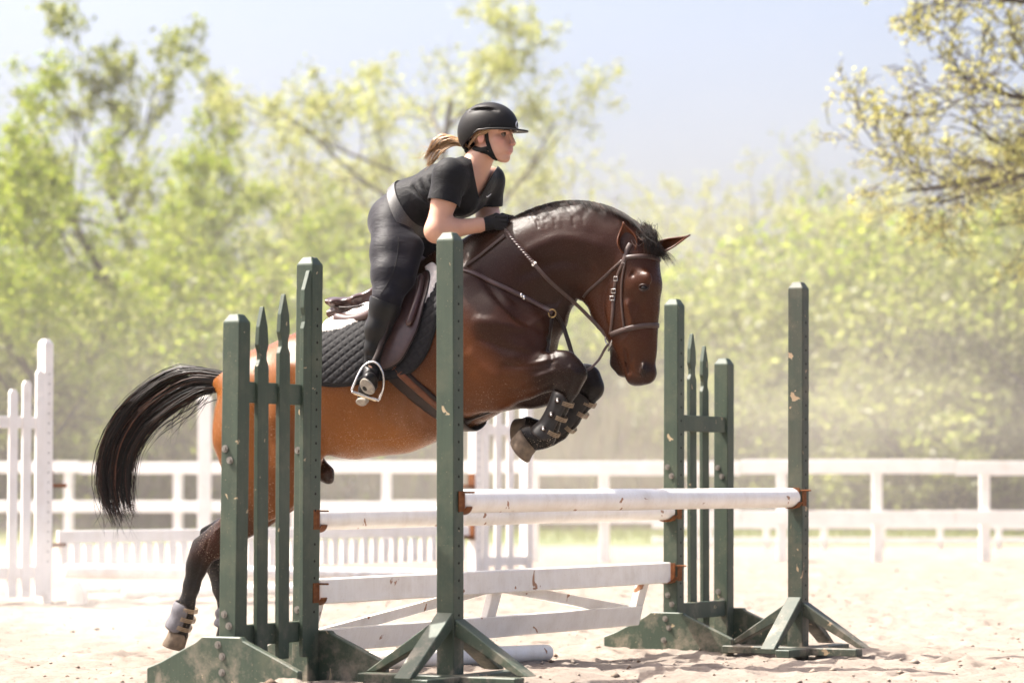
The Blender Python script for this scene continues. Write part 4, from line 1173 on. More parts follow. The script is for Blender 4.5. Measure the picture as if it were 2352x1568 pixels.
for i in range(1500):
    u = rs.random(); u = u + .10 * math.sin(u * 19)      # hair gathers in locks
    lock = round(u * 13) / 13; u = u * .45 + lock * .55
    tend = min(1, rs.betavariate(2.6, 1.15)); t0 = rs.random() * .30 if rs.random() < .55 else 0
    if rs.random() < .06: u += rs.gauss(0, .18)
    w0 = rs.gauss(0, .018); w1 = rs.gauss(0, .06); du = rs.gauss(0, .07); ph = rs.random() * 6.3
    pts = []
    n = 15
    for k in range(n):
        t_ = t0 + (tend - t0) * k / (n - 1)
        uu = u + du * t_ ** 2 * 2 + (lock - u) * .5 * t_ + .012 * math.sin(t_ * 13 + ph)
        q = tail_pt(uu, min(t_, 1), 0)
        pts.append(HF.M @ HF.p(q[0] + rs.gauss(0, .5), q[1] + rs.gauss(0, .5), w0 + (w1 - w0) * t_))
    paths.append(pts); rads.append(rs.uniform(.0015, .0034) * (1.3 if t0 == 0 else 1))
for i in range(46):   # stray wisps under the tail and at its tip
    if i < 24:
        x0 = rs.uniform(400, 505); y0 = 905 + (500 - x0) * .18
        q = [(x0, y0 - 20), (x0 - rs.uniform(15, 30), y0 + 15), (x0 - rs.uniform(35, 70), y0 + rs.uniform(35, 60)), (x0 - rs.uniform(50, 110), y0 + rs.uniform(60, 115))]
    else:
        x0 = rs.uniform(228, 310)
        q = [(x0, 1060), (x0 + rs.uniform(-25, 5), 1120), (x0 + rs.uniform(-20, 15), 1175), (x0 + rs.uniform(-25, 45), rs.uniform(1200, 1245))]
    w = rs.gauss(0, .04)
    paths.append(smooth_path([HF.M @ HF.p(a, b, w + .01 * k) for k, (a, b) in enumerate(q)], 4)); rads.append(rs.uniform(.0011, .0022))
v, f = strands(paths, rads)
o = raw('tail', v, f, M_hair, horse, True); o['kind'] = 'stuff'
# dock of the tail under the hair
mb = MB(); mb.tube([HF.M @ HF.p(a, b, 0) for a, b in ((548, 878), (530, 876), (500, 872), (455, 872), (415, 880), (375, 905))], [.05, .050, .044, .034, .027, .012], 10); mb.build('tail_dock', M_hair, horse, True)
# mane: short hair lying over the crest, blown up near the poll
paths = []; rads = []
crest = smooth_path([Vector((x, y, 0)) for x, y in ((1100, 548), (1180, 497), (1262, 467), (1340, 464), (1405, 482), (1440, 508), (1468, 545), (1480, 580))], 12)
for i in range(2600):
    s_ = rs.random(); f_ = s_ * (len(crest) - 1.001); c_ = crest[int(f_)].lerp(crest[int(f_) + 1], f_ - int(f_))
    late = max(0, (s_ - .62) / .38)
    L_ = 18 + 16 * late + rs.random() * (20 + 20 * late)
    side = rs.choice((-1, -1, 1)); off = side * rs.uniform(0, .03)
    a0 = rs.gauss(-.5 + .9 * late, .35)
    lift = rs.random() ** 2 * (4 + 20 * late)
    q = [(c_.x, c_.y + 8, off * .4), (c_.x + L_ * .25, c_.y - lift * .6 - 1, off), (c_.x + L_ * (.6 + .2 * a0), c_.y - lift * .5 + 3 + L_ * .12, off * 1.8), (c_.x + L_ * (.9 + .3 * a0), c_.y + L_ * (.45 + .2 * rs.random()) - lift * .3, off * 2.6 + side * .02)]
    paths.append(smooth_path([HF.M @ HF.p(*z) for z in q], 4)); rads.append(rs.uniform(.0007, .0016))
v, f = strands(paths, rads); o = raw('mane', v, f, M_hair, horse, True); o['kind'] = 'stuff'
paths = []; rads = []
for i in range(800):   # forelock between the ears
    off = rs.gauss(0, .028); x0 = 1470 + rs.gauss(0, 8)
    q = [(x0, 545 + rs.gauss(0, 8), off), (x0 + 14 + rs.gauss(0, 6), 536 + rs.gauss(0, 10), off * 1.4), (x0 + 22 + rs.gauss(0, 6), 560 + rs.gauss(0, 8), off * 1.6), (x0 + 22 + rs.gauss(0, 6), 584 + rs.gauss(0, 10), off * 1.5)]
    paths.append(smooth_path([HH.M @ HH.p(*z) for z in q], 4)); rads.append(rs.uniform(.0007, .0016))
v, f = strands(paths, rads); o = raw('forelock', v, f, M_hair, horse, True); o['kind'] = 'stuff'

# ------------------------------------------------------------------ rider
rider = thing('person', HF.O, 'rider in black top, dark breeches, helmet and tall boots, leaning forward over the horse', 'person', None, -HYAW)
KS = 1.0
def sym(st):  # mirrored to the far side
    p, r, w = st; return (Vector((p.x, -p.y, p.z)), r, w)
hc = HF.p(1132, 312, 0); HSc = 1.14
def hl(x, y, z):
    a = R(3); return hc + Vector((x * math.cos(a) + y * math.sin(a), -x * math.sin(a) + y * math.cos(a), z)) * HSc
torso = [S(908, 510, 60, .165), S(925, 500, 60, .165), S(950, 468, 54, .140), S(1018, 442, 62, .160), S(1060, 428, 59, .165), S(1085, 402, 42, .150)]
n_sh, n_el, n_wr = S(1034, 404, 37, None, -.185), S(1003, 530, 28, None, -.245), S(1100, 517, 17, None, -.105)
f_sh, f_el, f_wr = S(1122, 414, 34, None, .175), S(1120, 496, 26, None, .20), S(1132, 506, 16, None, .09)
thigh = [S(902, 528, 51, None, -.115), S(899, 582, 47, None, -.20), S(897, 632, 43, None, -.265), S(890, 684, 32, None, -.315)]
shin = [S(886, 690, 33, None, -.32), S(884, 708, 33, None, -.325), S(868, 757, 28, None, -.34), S(858, 802, 19, None, -.35), S(855, 834, 16.5, None, -.355)]
foot_ = [S(855, 834, 17, None, -.355), S(853, 860, 17, None, -.375), S(848, 884, 15, .040, -.43), S(849, 868, 13, .036, -.452)]
heel_ = [S(851, 858, 15, None, -.355), S(838, 893, 14, None, -.345), S(833, 911, 12, .030, -.345)]
def shrink(ch, d): return [(p, r - d, w - d) for p, r, w in ch]
def hand(F, wr, sg, dx, d=0.0, k=.006):
    """curled hand closing on the rein: palm, four fingers, thumb"""
    q = lambda px, py, w: HF.p(px + dx, py, sg * w)
    F.chain([wr, (q(1120, 514, .085), .026 - d, .020 - d), (q(1138, 512, .075), .034 - d, .019 - d)], .018)
    for i, (dy, L, rr) in enumerate(((-13, 1.0, .0092), (-4, 1.08, .0096), (5, 1.02, .0092), (13, .85, .0082))):
        a = q(1141, 511 + dy, .082); b = q(1141 + 21 * L, 512 + dy * 1.02, .066); c_ = q(1141 + 20 * L, 514 + dy, .040); e = q(1141 + 6 * L, 515 + dy * .95, .036)
        F.cone(a, b, rr + .0012 - d, rr - d, k=k); F.cone(b, c_, rr - d, rr * .92 - d, k=k); F.cone(c_, e, rr * .92 - d, rr * .82 - d, k=k)
    F.cone(q(1118, 503, .075), q(1140, 494, .062), .0125 - d, .0108 - d, k=.010); F.cone(q(1140, 494, .062), q(1160, 498, .052), .0108 - d, .0088 - d, k=k)
    return F
# ---- body: one skin from head to foot
bmin = (hl(-.2, 0, 0).x - .75, -.60, HF.p(830, 925, -.4).z - .03); bmax = (hl(.16, 0, 0).x + .2, .60, hl(0, 0, .2).z)
sk = (.60, .34, .235); sk2 = (.62, .355, .25); lipc = (.48, .185, .155); chk = (.60, .29, .21)
bf = Field(bmin, bmax, .0045)
bf.chain(shrink(torso, .024), .04, sk)
for ch in (thigh, shin):
    c2 = shrink(ch, .014); bf.chain(c2, .03, sk); bf.chain([sym(x) for x in c2], .03, sk)
for ch in (foot_, heel_):
    c2 = shrink(ch, .008); bf.chain(c2, .015, sk); bf.chain([sym(x) for x in c2], .015, sk)
for sh, el, wr, off in ((n_sh, n_el, n_wr, -1), (f_sh, f_el, f_wr, 1)):
    bf.cone(torso[4][0].lerp(torso[5][0], .6), sh[0], .07, sh[1] - .008, k=.04, col=sk)
    mid = sh[0].lerp(el[0], .45)
    bf.chain([(sh[0], sh[1] - .010, sh[1] - .010), (mid, .059, .059), (el[0], el[1] - .002, el[1] - .002)], .03, sk)
    m2 = el[0].lerp(wr[0], .30)
    bf.chain([(el[0], el[1] - .004, el[1] - .004), (m2, .049, .049), (wr[0], wr[1] * .98, wr[1] * .98)], .03, sk)
hand(bf, (n_wr[0], .034, .034), -1, 0, .0025); hand(bf, (f_wr[0], .032, .032), 1, 14, .0025)
nb = HF.p(1083, 398, 0)
bf.chain([(nb, .070, .075), (HF.p(1098, 370, 0), .060, .060), (hl(-.022, 0, -.045), .058, .058)], .035, sk)
for s_ in (-1, 1):   # neck muscle and collar bone
    bf.cone(hl(-.02, .050 * s_, -.05), HF.p(1106, 400, .015 * s_), .014, .010, k=.03)
s1 = HSc
bf.ell(hl(-.015, 0, .035), (.098 * s1, .076 * s1, .088 * s1), .02, col=sk)
bf.ell(hl(.030, 0, -.040), (.056 * s1, .056 * s1, .072 * s1), .02, col=sk2)
for y in (-1, 1):
    bf.cone(hl(.000, .050 * y, -.065), hl(.052, .017 * y, -.104), .018 * s1, .016 * s1, k=.022)
    bf.ell(hl(.058, .040 * y, -.030), (.022 * s1, .019 * s1, .020 * s1), .018, col=chk)
    bf.ell(hl(.060, .030 * y, -.062), (.022 * s1, .020 * s1, .024 * s1), .02)
    bf.ell(hl(.0865, .031 * y, .000), (.013 * s1, .0155 * s1, .0095 * s1), .010, op='carve')
    bf.cone(hl(.079, .016 * y, .0145), hl(.068, .046 * y, .013), .0085 * s1, .0075 * s1, k=.010)
    bf.ell(hl(-.018, .076 * y, -.012), (.017 * s1, .009 * s1, .031 * s1), .006, col=chk)
    bf.ell(hl(-.012, .085 * y, -.010), (.009 * s1, .006 * s1, .017 * s1), .005, op='carve')
    bf.ell(hl(.099, .0095 * y, -.0440), (.0085 * s1, .0065 * s1, .0070 * s1), .006, col=chk)
bf.ell(hl(.066, 0, -.103), (.018 * s1, .020 * s1, .016 * s1), .018, col=sk2)
bf.cone(hl(.086, 0, .006), hl(.106, 0, -.0390), .0075 * s1, .0095 * s1, k=.010, col=sk2)
bf.ell(hl(.083, 0, -.071), (.0095 * s1, .022 * s1, .013 * s1), .014)
bf.cone(hl(.0845, .004, -.0690), hl(.0745, .018, -.0735), .0052 * s1, .0024 * s1, k=.006, col=lipc); bf.cone(hl(.0845, -.004, -.0690), hl(.0745, -.018, -.0735), .0052 * s1, .0024 * s1, k=.006, col=lipc)
bf.cone(hl(.0815, .007, -.0790), hl(.0815, -.007, -.0790), .0056 * s1, .0056 * s1, k=.008, col=lipc)
bf.cone(hl(.0890, .015, -.0742), hl(.0890, -.015, -.0742), .0022, .0022, k=.004, op='carve')
BV, BQ = bf.mesh(1); BC = bf.colours(BV, 5) * .80
t = NT('skin'); at_ = t.n('ShaderNodeAttribute', attribute_name='tone'); co = t.coord()
c = t.mix(t.ramp(t.noise(co, 40, 4), [(.35, 0.0), (.8, .35)]), at_.outputs[0], t.mix(1.0, at_.outputs[0], (.92, .80, .76), 'MULTIPLY'))
t.P(Base_Color=c, Roughness=.48); t.put(t.b.inputs['Subsurface Weight'], .18); t.b.inputs['Subsurface Radius'].default_value = (.012, .005, .003); t.put(t.b.inputs['Subsurface Scale'], 1.0)
t.bump(t.noise(co, 300, 3), .08, .002)
M_skin = t.m
me = fast_mesh('body', BV, BQ); set_colour(me, BC, 'tone')
link_mesh('body', me, M_skin, rider, True)
def bvh_of(V, Q): return BVHTree.FromPolygons([Vector(p) for p in HF.world(V).tolist()], Q.tolist())
body_bvh = bvh_of(BV, BQ)

def cloth_mat(name, c, c2, rough=.75, wr=26, sheen=.3, wstr=.45, stretch=(1, 1, 1)):
    t = NT(name); co = t.coord(scale=stretch)
    nz = t.noise(co, wr, 4, .55, .9); fine = t.noise(t.coord(), 700, 2)
    t.P(Base_Color=t.ramp(nz, [(.3, c), (.7, c2)]), Roughness=rough)
    t.put(t.b.inputs['Sheen Weight'], sheen); t.put(t.b.inputs['Sheen Roughness'], .4)
    ad = t.n('ShaderNodeMath', operation='MULTIPLY_ADD'); t.put(ad.inputs[0], fine); ad.inputs[1].default_value = .12; t.put(ad.inputs[2], nz)
    t.b.inputs['Specular IOR Level'].default_value = .14; t.bump(ad.outputs[0], wstr, .012); return t.m
M_shirt = cloth_mat('black_jersey', (.0045, .0045, .0055), (.008, .008, .010), .6, 20, .06, .5, (1, 1, 1.6))
M_breech = cloth_mat('dark_breeches', (.0045, .004, .0068), (.0075, .0068, .011), .55, 24, .10, .35, (.6, .6, 1.8))
M_boot = plain('black_boot_leather', (.009, .0085, .0085), .36, 0, .35, 14, .25)
M_sole = plain('dusty_boot_sole', (.30, .27, .23), .8, 0, .35, 60, .4)
M_glove = cloth_mat('black_glove', (.006, .006, .0065), (.010, .010, .011), .5, 60, .04, .35)
M_helmet = plain('black_helmet_shell', (.012, .011, .011), .5, 0, .18, 40, .1, spec=.16)
M_helmrim = plain('grey_helmet_rim', (.10, .095, .09), .3, .3, .1, 20, 0)
M_strap = plain('black_webbing', (.006, .006, .006), .7, 0, .2, 80, .2)

def trim(V, Q, keep):
    Q = Q[keep[Q].all(1)]; u = np.unique(Q); m = np.full(len(V), -1); m[u] = np.arange(len(u)); return V[u], m[Q]
def trim_s(V, Q, s):
    """keep s>0; faces on the border are cut cleanly along s=0"""
    ins = s > 0; any_ = ins[Q].any(1); Q = Q[any_]; V = V.copy()
    acc = np.zeros_like(V); num = np.zeros(len(V))
    for a in range(4):
        for b in ((a + 1) % 4, (a + 2) % 4, (a + 3) % 4):
            i0 = Q[:, a]; i1 = Q[:, b]; m = ins[i0] & ~ins[i1]; i0 = i0[m]; i1 = i1[m]
            t = s[i0] / (s[i0] - s[i1]); p = V[i0] + (V[i1] - V[i0]) * t[:, None]
            np.add.at(acc, i1, p); np.add.at(num, i1, 1)
    mv = num > 0; V[mv] = acc[mv] / num[mv][:, None]
    u = np.unique(Q); m = np.full(len(V), -1); m[u] = np.arange(len(u)); return V[u], m[Q]
def poly_sd(x, y, poly):
    """signed distance in picture units, positive outside"""
    d = np.full(len(x), 1e9)
    for k in range(len(poly)):
        ax, ay = poly[k]; bx, by = poly[(k + 1) % len(poly)]
        t = np.clip(((x - ax) * (bx - ax) + (y - ay) * (by - ay)) / ((bx - ax) ** 2 + (by - ay) ** 2), 0, 1)
        d = np.minimum(d, np.hypot(x - ax - t * (bx - ax), y - ay - t * (by - ay)))
    return np.where(in_poly(x, y, poly), -d, d)
def proj(V):
    W = HF.world(V) - np.array(CAM); d = W @ np.array(FW)
    return 1176 + F_ * W[:, 0] / d, 784 - F_ * (W @ np.array(UP)) / d
def in_poly(x, y, poly):
    c = np.zeros(len(x), bool); n = len(poly)
    for i in range(n):
        x0, y0 = poly[i]; x1, y1 = poly[(i + 1) % n]
        m = ((y0 > y) != (y1 > y)) & (x < (x1 - x0) * (y - y0) / (y1 - y0 + 1e-9) + x0); c ^= m
    return c
def garment(name, V, Q, m, th=.0035):
    o = link_mesh(name, fast_mesh(name, V, Q), m, rider, True)
    if th:
        md = o.modifiers.new('thick', 'SOLIDIFY'); md.thickness = th; md.offset = -1
    return o
# ---- shirt
sf = Field((HF.p(870, 500, .2).x - .05, -.36, HF.p(1000, 540, -.2).z - .03), (HF.p(1180, 400, -.2).x + .08, .36, HF.p(1080, 330, 0).z), .006)
sf.chain([(p, r + .004, w + .004) for p, r, w in torso], .04)
sf.chain([(thigh[0][0], thigh[0][1], thigh[0][2]), (torso[2][0] + Vector((0, -.06, 0)), .09, .07)], .04)
sf.chain([S(1050, 455, 42, .06, .055), S(1062, 462, 34, .05, .06)], .04); sf.chain([S(1050, 455, 42, .06, -.055), S(1062, 462, 34, .05, -.06)], .04)
for sh, el in ((n_sh, n_el), (f_sh, f_el)):
    sf.cone(torso[4][0].lerp(torso[5][0], .6), sh[0], .085, sh[1] + .004, k=.045)
    sf.cone(sh[0], sh[0].lerp(el[0], .62), sh[1] + .004, sh[1] + .002, k=.03)
sf.chain([(nb, .082, .088), (HF.p(1094, 382, 0), .070, .072)], .03)
# folds: shallow carved creases round the waist, armpit and sleeve
for (px, py, qx, qy, off, r) in ((945, 428, 985, 470, -.15, 5), (962, 415, 1000, 468, -.16, 5), (985, 402, 1010, 450, -.165, 5), (975, 445, 1000, 500, -.12, 5), (1004, 452, 1022, 500, -.13, 5), (1012, 408, 1046, 440, -.215, 4), (998, 430, 1030, 448, -.225, 4), (1040, 430, 1070, 470, -.15, 5), (1046, 455, 1050, 495, -.12, 5)):
    a = HF.p(px, py, off); b = HF.p(qx, qy, off); sf.cone(a, b, r / 620, r / 750, k=.016, op='carve')
SV, SQ = sf.mesh(2)
px_, py_ = proj(SV)
ax_ = np.array(torso[3][0] - torso[2][0]); ax_ /= np.linalg.norm(ax_)
bo = HF.p(940, 468, 0); ab = (HF.p(1021, 409, 0) - bo).normalized(); sd_s = (SV - np.array(bo)) @ np.array(ab) + .012
front = SV[:, 0] > HF.p(1083, 398, 0).x - .03
Vneck = [(1070, 320), (1084, 372), (1091, 410), (1101, 458), (1122, 420), (1143, 382), (1152, 330)]
sd_s = np.minimum(sd_s, np.where(front, poly_sd(px_, py_, Vneck) / 450, 1))
nk = -((SV - np.array(HF.p(1090, 378, 0))) @ np.array((hl(-.02, 0, -.05) - nb).normalized()))
sd_s = np.minimum(sd_s, np.where(np.linalg.norm(SV - np.array(HF.p(1092, 376, 0)), axis=1) < .098, nk, 1))
for sh, el, fr in ((n_sh, n_el, .50), (f_sh, f_el, .72)):
    d = np.array(el[0] - sh[0]); L = np.linalg.norm(d); d /= L; s_ = (SV - np.array(sh[0])) @ d
    lat = np.linalg.norm(SV - np.array(sh[0]) - s_[:, None] * d, axis=1)
    arm = (lat < .11) & (np.sign(SV[:, 1]) == np.sign(el[0].y)) & (np.abs(SV[:, 1]) > .11)
    sd_s = np.minimum(sd_s, np.where(arm, fr * L - s_, 1))
SV2, SQ2 = trim_s(SV, SQ, sd_s)
garment('shirt', SV2, SQ2, M_shirt)
shirt_bvh = bvh_of(SV, SQ)
# ---- breeches
pf_ = Field((HF.p(820, 600, .35).x - .05, -.42, HF.p(890, 715, -.3).z - .05), (HF.p(1000, 500, -.3).x + .10, .42, HF.p(950, 420, 0).z + .12), .006)
pf_.chain([(p, r + .002, w + .002) for p, r, w in torso[:3]], .04)
tt = thigh + [S(886, 712, 29, None, -.323)]
pf_.chain(tt, .04); pf_.chain([sym(x) for x in tt], .04)
pf_.chain([S(942, 570, 34, .06, -.16), S(926, 640, 28, .05, -.26)], .05); pf_.chain([sym(x) for x in (S(942, 570, 34, .06, -.16), S(926, 640, 28, .05, -.26))], .05)
for (px, py, qx, qy, off, r) in ((890, 650, 912, 672, -.30, 3), (880, 668, 905, 690, -.325, 3), (872, 640, 900, 655, -.30, 3)):
    a = HF.p(px, py, off); b = HF.p(qx, qy, off); pf_.cone(a, b, r / 450, r / 520, k=.016, op='carve')
PV, PQ = pf_.mesh(2)
sd_p = .014 - (PV - np.array(bo)) @ np.array(ab)
sd_p = np.where(PV[:, 2] < torso[2][0].z - .13, np.maximum(sd_p, .02), sd_p)
PV2, PQ2 = trim_s(PV, PQ, sd_p)
garment('breeches', PV2, PQ2, M_breech)
breech_bvh = bvh_of(PV, PQ)
def cam_hit(bvh, px, py, off=.0):
    d = ray(px, py).normalized(); h = bvh.ray_cast(CAM, d)
    if h[0] is None: return None
    n = h[1]
    if n.dot(d) > 0: n = -n
    return h[0] + n * off, n
def on(bvh, pts, off, n=5):
    P = smooth_path([Vector((x, y, 0)) for x, y in pts], n); o = []; N = []
    for q in P:
        h = cam_hit(bvh, q.x, q.y, off)
        if h: o.append(h[0]); N.append(h[1])
    return o, N
o_, N_ = on(breech_bvh, [(915, 545), (914, 575), (905, 620), (888, 655), (874, 676)], .0005)
mb = MB(); mb.tube(o_, .0016, 5); mb.build('seam', M_strap, rider, True)
# belt
def ring(ctr, axis, r, w, n=48):
    axis = axis.normalized(); ly = Vector((0, 1, 0)); up = axis.cross(ly).normalized()
    return [ctr + up * (r * math.cos(a)) + ly * (w * math.sin(a)) for a in [2 * math.pi * k / n for k in range(n)]], up
axv = torso[3][0] - torso[2][0]
axv = ab; bc = bo + (torso[2][0] - bo) * .35
R_, up_ = ring(bc, axv, .134, .158)
M_belt = NT('glitter_elastic'); t = M_belt; co = t.coord(); nz = t.noise(co, 420, 2)
t.P(Base_Color=t.ramp(nz, [(.45, (.026, .024, .023)), (.62, (.06, .056, .052)), (.74, (.20, .19, .175))]), Roughness=.5); t.bump(nz, .4, .002); M_belt = t.m
def band(pts, w, th, axis, closed=True):
    n = len(pts); c_ = sum(pts, Vector()) / n; vs = []; ax = axis.normalized()
    for p_ in pts:
        o = (p_ - c_); o = (o - ax * o.dot(ax)).normalized()
        vs += [p_ - ax * w / 2, p_ - ax * w / 2 * .9 + o * th, p_ + ax * w / 2 * .9 + o * th, p_ + ax * w / 2]
    fs = []
    for k in range(n if closed else n - 1):
        k2 = (k + 1) % n
        for j in range(3): fs.append((k * 4 + j, k * 4 + j + 1, k2 * 4 + j + 1, k2 * 4 + j))
    return vs, fs
blf = Field(bo - Vector((.20, .27, .22)), bo + Vector((.20, .27, .22)), .006)
blf.chain([(p, r + .012, w + .012) for p, r, w in torso], .04)
for q in (thigh[0], sym(thigh[0])): blf.cone(q[0], torso[2][0] + Vector((0, math.copysign(.06, q[0].y), 0)), q[1] + .008, .098, q[1] + .008, .078, k=.04)
LV, LQ = blf.mesh(2); LV, LQ = trim_s(LV, LQ, .026 - np.abs((LV - np.array(bo)) @ np.array(ab)))
garment('belt', LV, LQ, M_belt, .003)
belt_bvh = bvh_of(LV, LQ)
for x, y in ((908, 428), (931, 452), (953, 482)):
    h = cam_hit(belt_bvh, x, y, .003)
    if h:
        abw = HF.M.to_3x3() @ ab; s3 = abw.cross(h[1]).normalized()
        mb = MB(); mb.box(h[0], abw * .031, s3 * .006, h[1] * .003); mb.build('belt_loop', M_breech, rider)
# ---- boots and gloves
for flip in (False, True):
    f_ = (lambda x: sym(x)) if flip else (lambda x: x)
    lo = np.array([HF.p(800, 925, -.3).x - .05, -.56, HF.p(850, 930, -.45).z - .06]); hi = np.array([HF.p(925, 680, -.3).x + .03, -.24, HF.p(890, 660, -.3).z + .04])
    if flip: lo, hi = np.array([lo[0], .24, lo[2]]), np.array([hi[0], .56, hi[2]])
    kf = Field(lo, hi, .0055)
    top = [S(889, 672, 33.5, None, -.318)]
    kf.chain([f_(x) for x in [(p, r + .003, w + .003) for p, r, w in top + shin]], .025)
    kf.chain([f_((p, r + .002, w + .002)) for p, r, w in foot_], .02); kf.chain([f_(x) for x in heel_], .012)
    for (px, py, qx, qy, r) in ((845, 826, 862, 836, 3), (843, 838, 862, 846, 3), (846, 815, 866, 822, 2.5)):
        a, b = HF.p(px, py, -.395), HF.p(qx, qy, -.395)
        if flip: a.y *= -1; b.y *= -1
        kf.cone(a, b, r / 450, r / 450, k=.012, op='carve')
    KV, KQ = kf.mesh(2)
    d = np.array(f_(shin[2])[0] - f_(top[0])[0]); d /= np.linalg.norm(d)
    lean_ = np.array([.25, 0, .0])
    KV, KQ = trim_s(KV, KQ, (KV - np.array(f_(S(886, 692, 30, None, -.32))[0])) @ (d - lean_ * .6)); garment('boot', KV, KQ, M_boot, .004)
    # sole
    my = -1 if flip else 1
    dn = Vector((-.15, -.80 * my, -.58)).normalized(); fw = (Z - dn * dn.z).normalized(); sd = dn.cross(fw).normalized()
    c0 = HF.p(846, 882, -.462); c0.y *= my
    o = [c0 + dn * .008 + fw * (.047 * math.cos(a) - .004) + sd * ((.041 - .006 * math.cos(a)) * math.sin(a)) for a in [2 * math.pi * k / 20 for k in range(20)]]
    mb = MB(); mb.prism([HF.M @ q for q in o], HF.M.to_3x3() @ (dn * .012)); mb.build('sole', M_sole, rider, bevel=.003)
    c1 = HF.p(833, 920, -.36); c1.y *= my
    o = [c1 - dn * .012 + fw * (.022 * math.cos(a)) + sd * (.034 * math.sin(a)) for a in [2 * math.pi * k / 14 for k in range(14)]]
    mb = MB(); mb.prism([HF.M @ q for q in o], HF.M.to_3x3() @ (dn * .030)); mb.build('heel', M_sole, rider, bevel=.003)
    if not flip: boot_bvh = bvh_of(KV, KQ)
for nm, wr, sg, dx in (('glove', n_wr, -1, 0), ('glove', f_wr, 1, 14)):
    c_ = HF.p(1135 + dx, 512, sg * .07)
    gf = Field(c_ - Vector((.13, .10, .10)), c_ + Vector((.12, .10, .10)), .0035)
    hand(gf, (wr[0].lerp(c_, .15), .036, .036), sg, dx)
    GV, GQ = gf.mesh(1); o = garment(nm, GV, GQ, M_glove, 0)
    d = (wr[0] - c_).normalized()
# ---- helmet
hf2 = Field(hl(-.19, -.13, -.09), hl(.15, .13, .17), .0055)
hf2.ell(hl(-.022, 0, .038), (.138 * s1, .101 * s1, .112 * s1), .02); hf2.ell(hl(-.050, 0, .005), (.112 * s1, .088 * s1, .10 * s1), .03)

for y in (-1, 1): hf2.cone(hl(.055, .062 * y, .106), hl(-.075, .068 * y, .112), .010, .010, k=.012, op='carve')
V_, Q_ = hf2.mesh(2)
L = (V_ - np.array(hc)) / HSc
rim = lambda x: np.where(x > -.02, .018 + .02 * (x + .02), .018 + .62 * (x + .02))
V_, Q_ = trim_s(V_, Q_, L[:, 2] - rim(L[:, 0]))
garment('helmet', V_, Q_, M_helmet, .012)
hel_bvh = bvh_of(V_, Q_)
rp = []
for k in range(60):
    a = 2 * math.pi * k / 60; x = -.022 + .139 * math.cos(a); y = .102 * math.sin(a)
    z = float(rim(np.array([x]))[0]); sc2 = math.sqrt(max(.2, 1 - ((z - .038) / .112) ** 2)); xx = -.022 + .139 * math.cos(a) * sc2; 
    rp.append(HF.M @ hl(xx if a < 1.57 or a > 4.71 else max(xx, -.158), .102 * math.sin(a) * sc2, float(rim(np.array([xx]))[0])))
mb = MB(); mb.tube(rp + [rp[0]], .0042, 6, False); mb.build('helmet_rim', M_helmrim, rider, True)
vz = []; n = 25
for k in range(n):
    a = -1.32 + 2.64 * k / (n - 1); e = max(0, math.cos(a * 1.19)) ** .75
    for (ex, dz) in ((-.006, .004), (.056 * e, -.010 * e + .003), (.057 * e, -.013 * e), (-.006, -.003)):
        vz.append(HF.M @ hl(-.022 + (.136 + ex) * math.cos(a), (.100 + ex * .5) * math.sin(a), .0225 + dz))
fz = [(k * 4 + j, (k + 1) * 4 + j, (k + 1) * 4 + (j + 1) % 4, k * 4 + (j + 1) % 4) for k in range(n - 1) for j in range(4)]
MB().add(vz, fz).build('visor', M_helmet, rider, True)
hits, N_ = on(hel_bvh, [(1187, 279), (1184, 287), (1187, 294), (1191, 290), (1191, 280)], .002, 3)
if len(hits) > 4: mb = MB(); mb.tube(hits, .0032, 6); mb.build('emblem', plain('silver_emblem', (.6, .6, .62), .3, .6, .05, 10, 0), rider, True)
hits = cam_hit(hel_bvh, 1125, 289, 0)
if hits: mb = MB(); mb.ball(hits[0], .005); mb.build('helmet_button', M_strap, rider, True)
for pts, w in (([(1117, 302), (1119, 318), (1121, 330), (1126, 345), (1136, 362), (1147, 374), (1153, 378)], .020), ([(1072, 332), (1088, 340), (1104, 344), (1120, 341)], .024), ([(1104, 346), (1122, 352), (1136, 365)], .022)):
    o_, N_ = on(body_bvh, pts, .0035, 5)
    if len(o_) > 2: mb = MB(); mb.strap(o_, N_, w, .004); mb.build('chin_strap', M_strap, rider, True)
mb = MB(); 
pp = [HF.M @ hl(*q) for q in ((-.118, -.050, -.035), (-.135, -.02, -.045), (-.137, .02, -.045), (-.118, .050, -.035))]
pn = [(q - (HF.M @ hl(-.03, 0, 0))).normalized() for q in pp]; mb.strap(smooth_path(pp, 4), [((q - (HF.M @ hl(-.03, 0, 0))).normalized()) for q in smooth_path(pp, 4)], .035, .006); mb.build('helmet_harness', M_strap, rider, True)
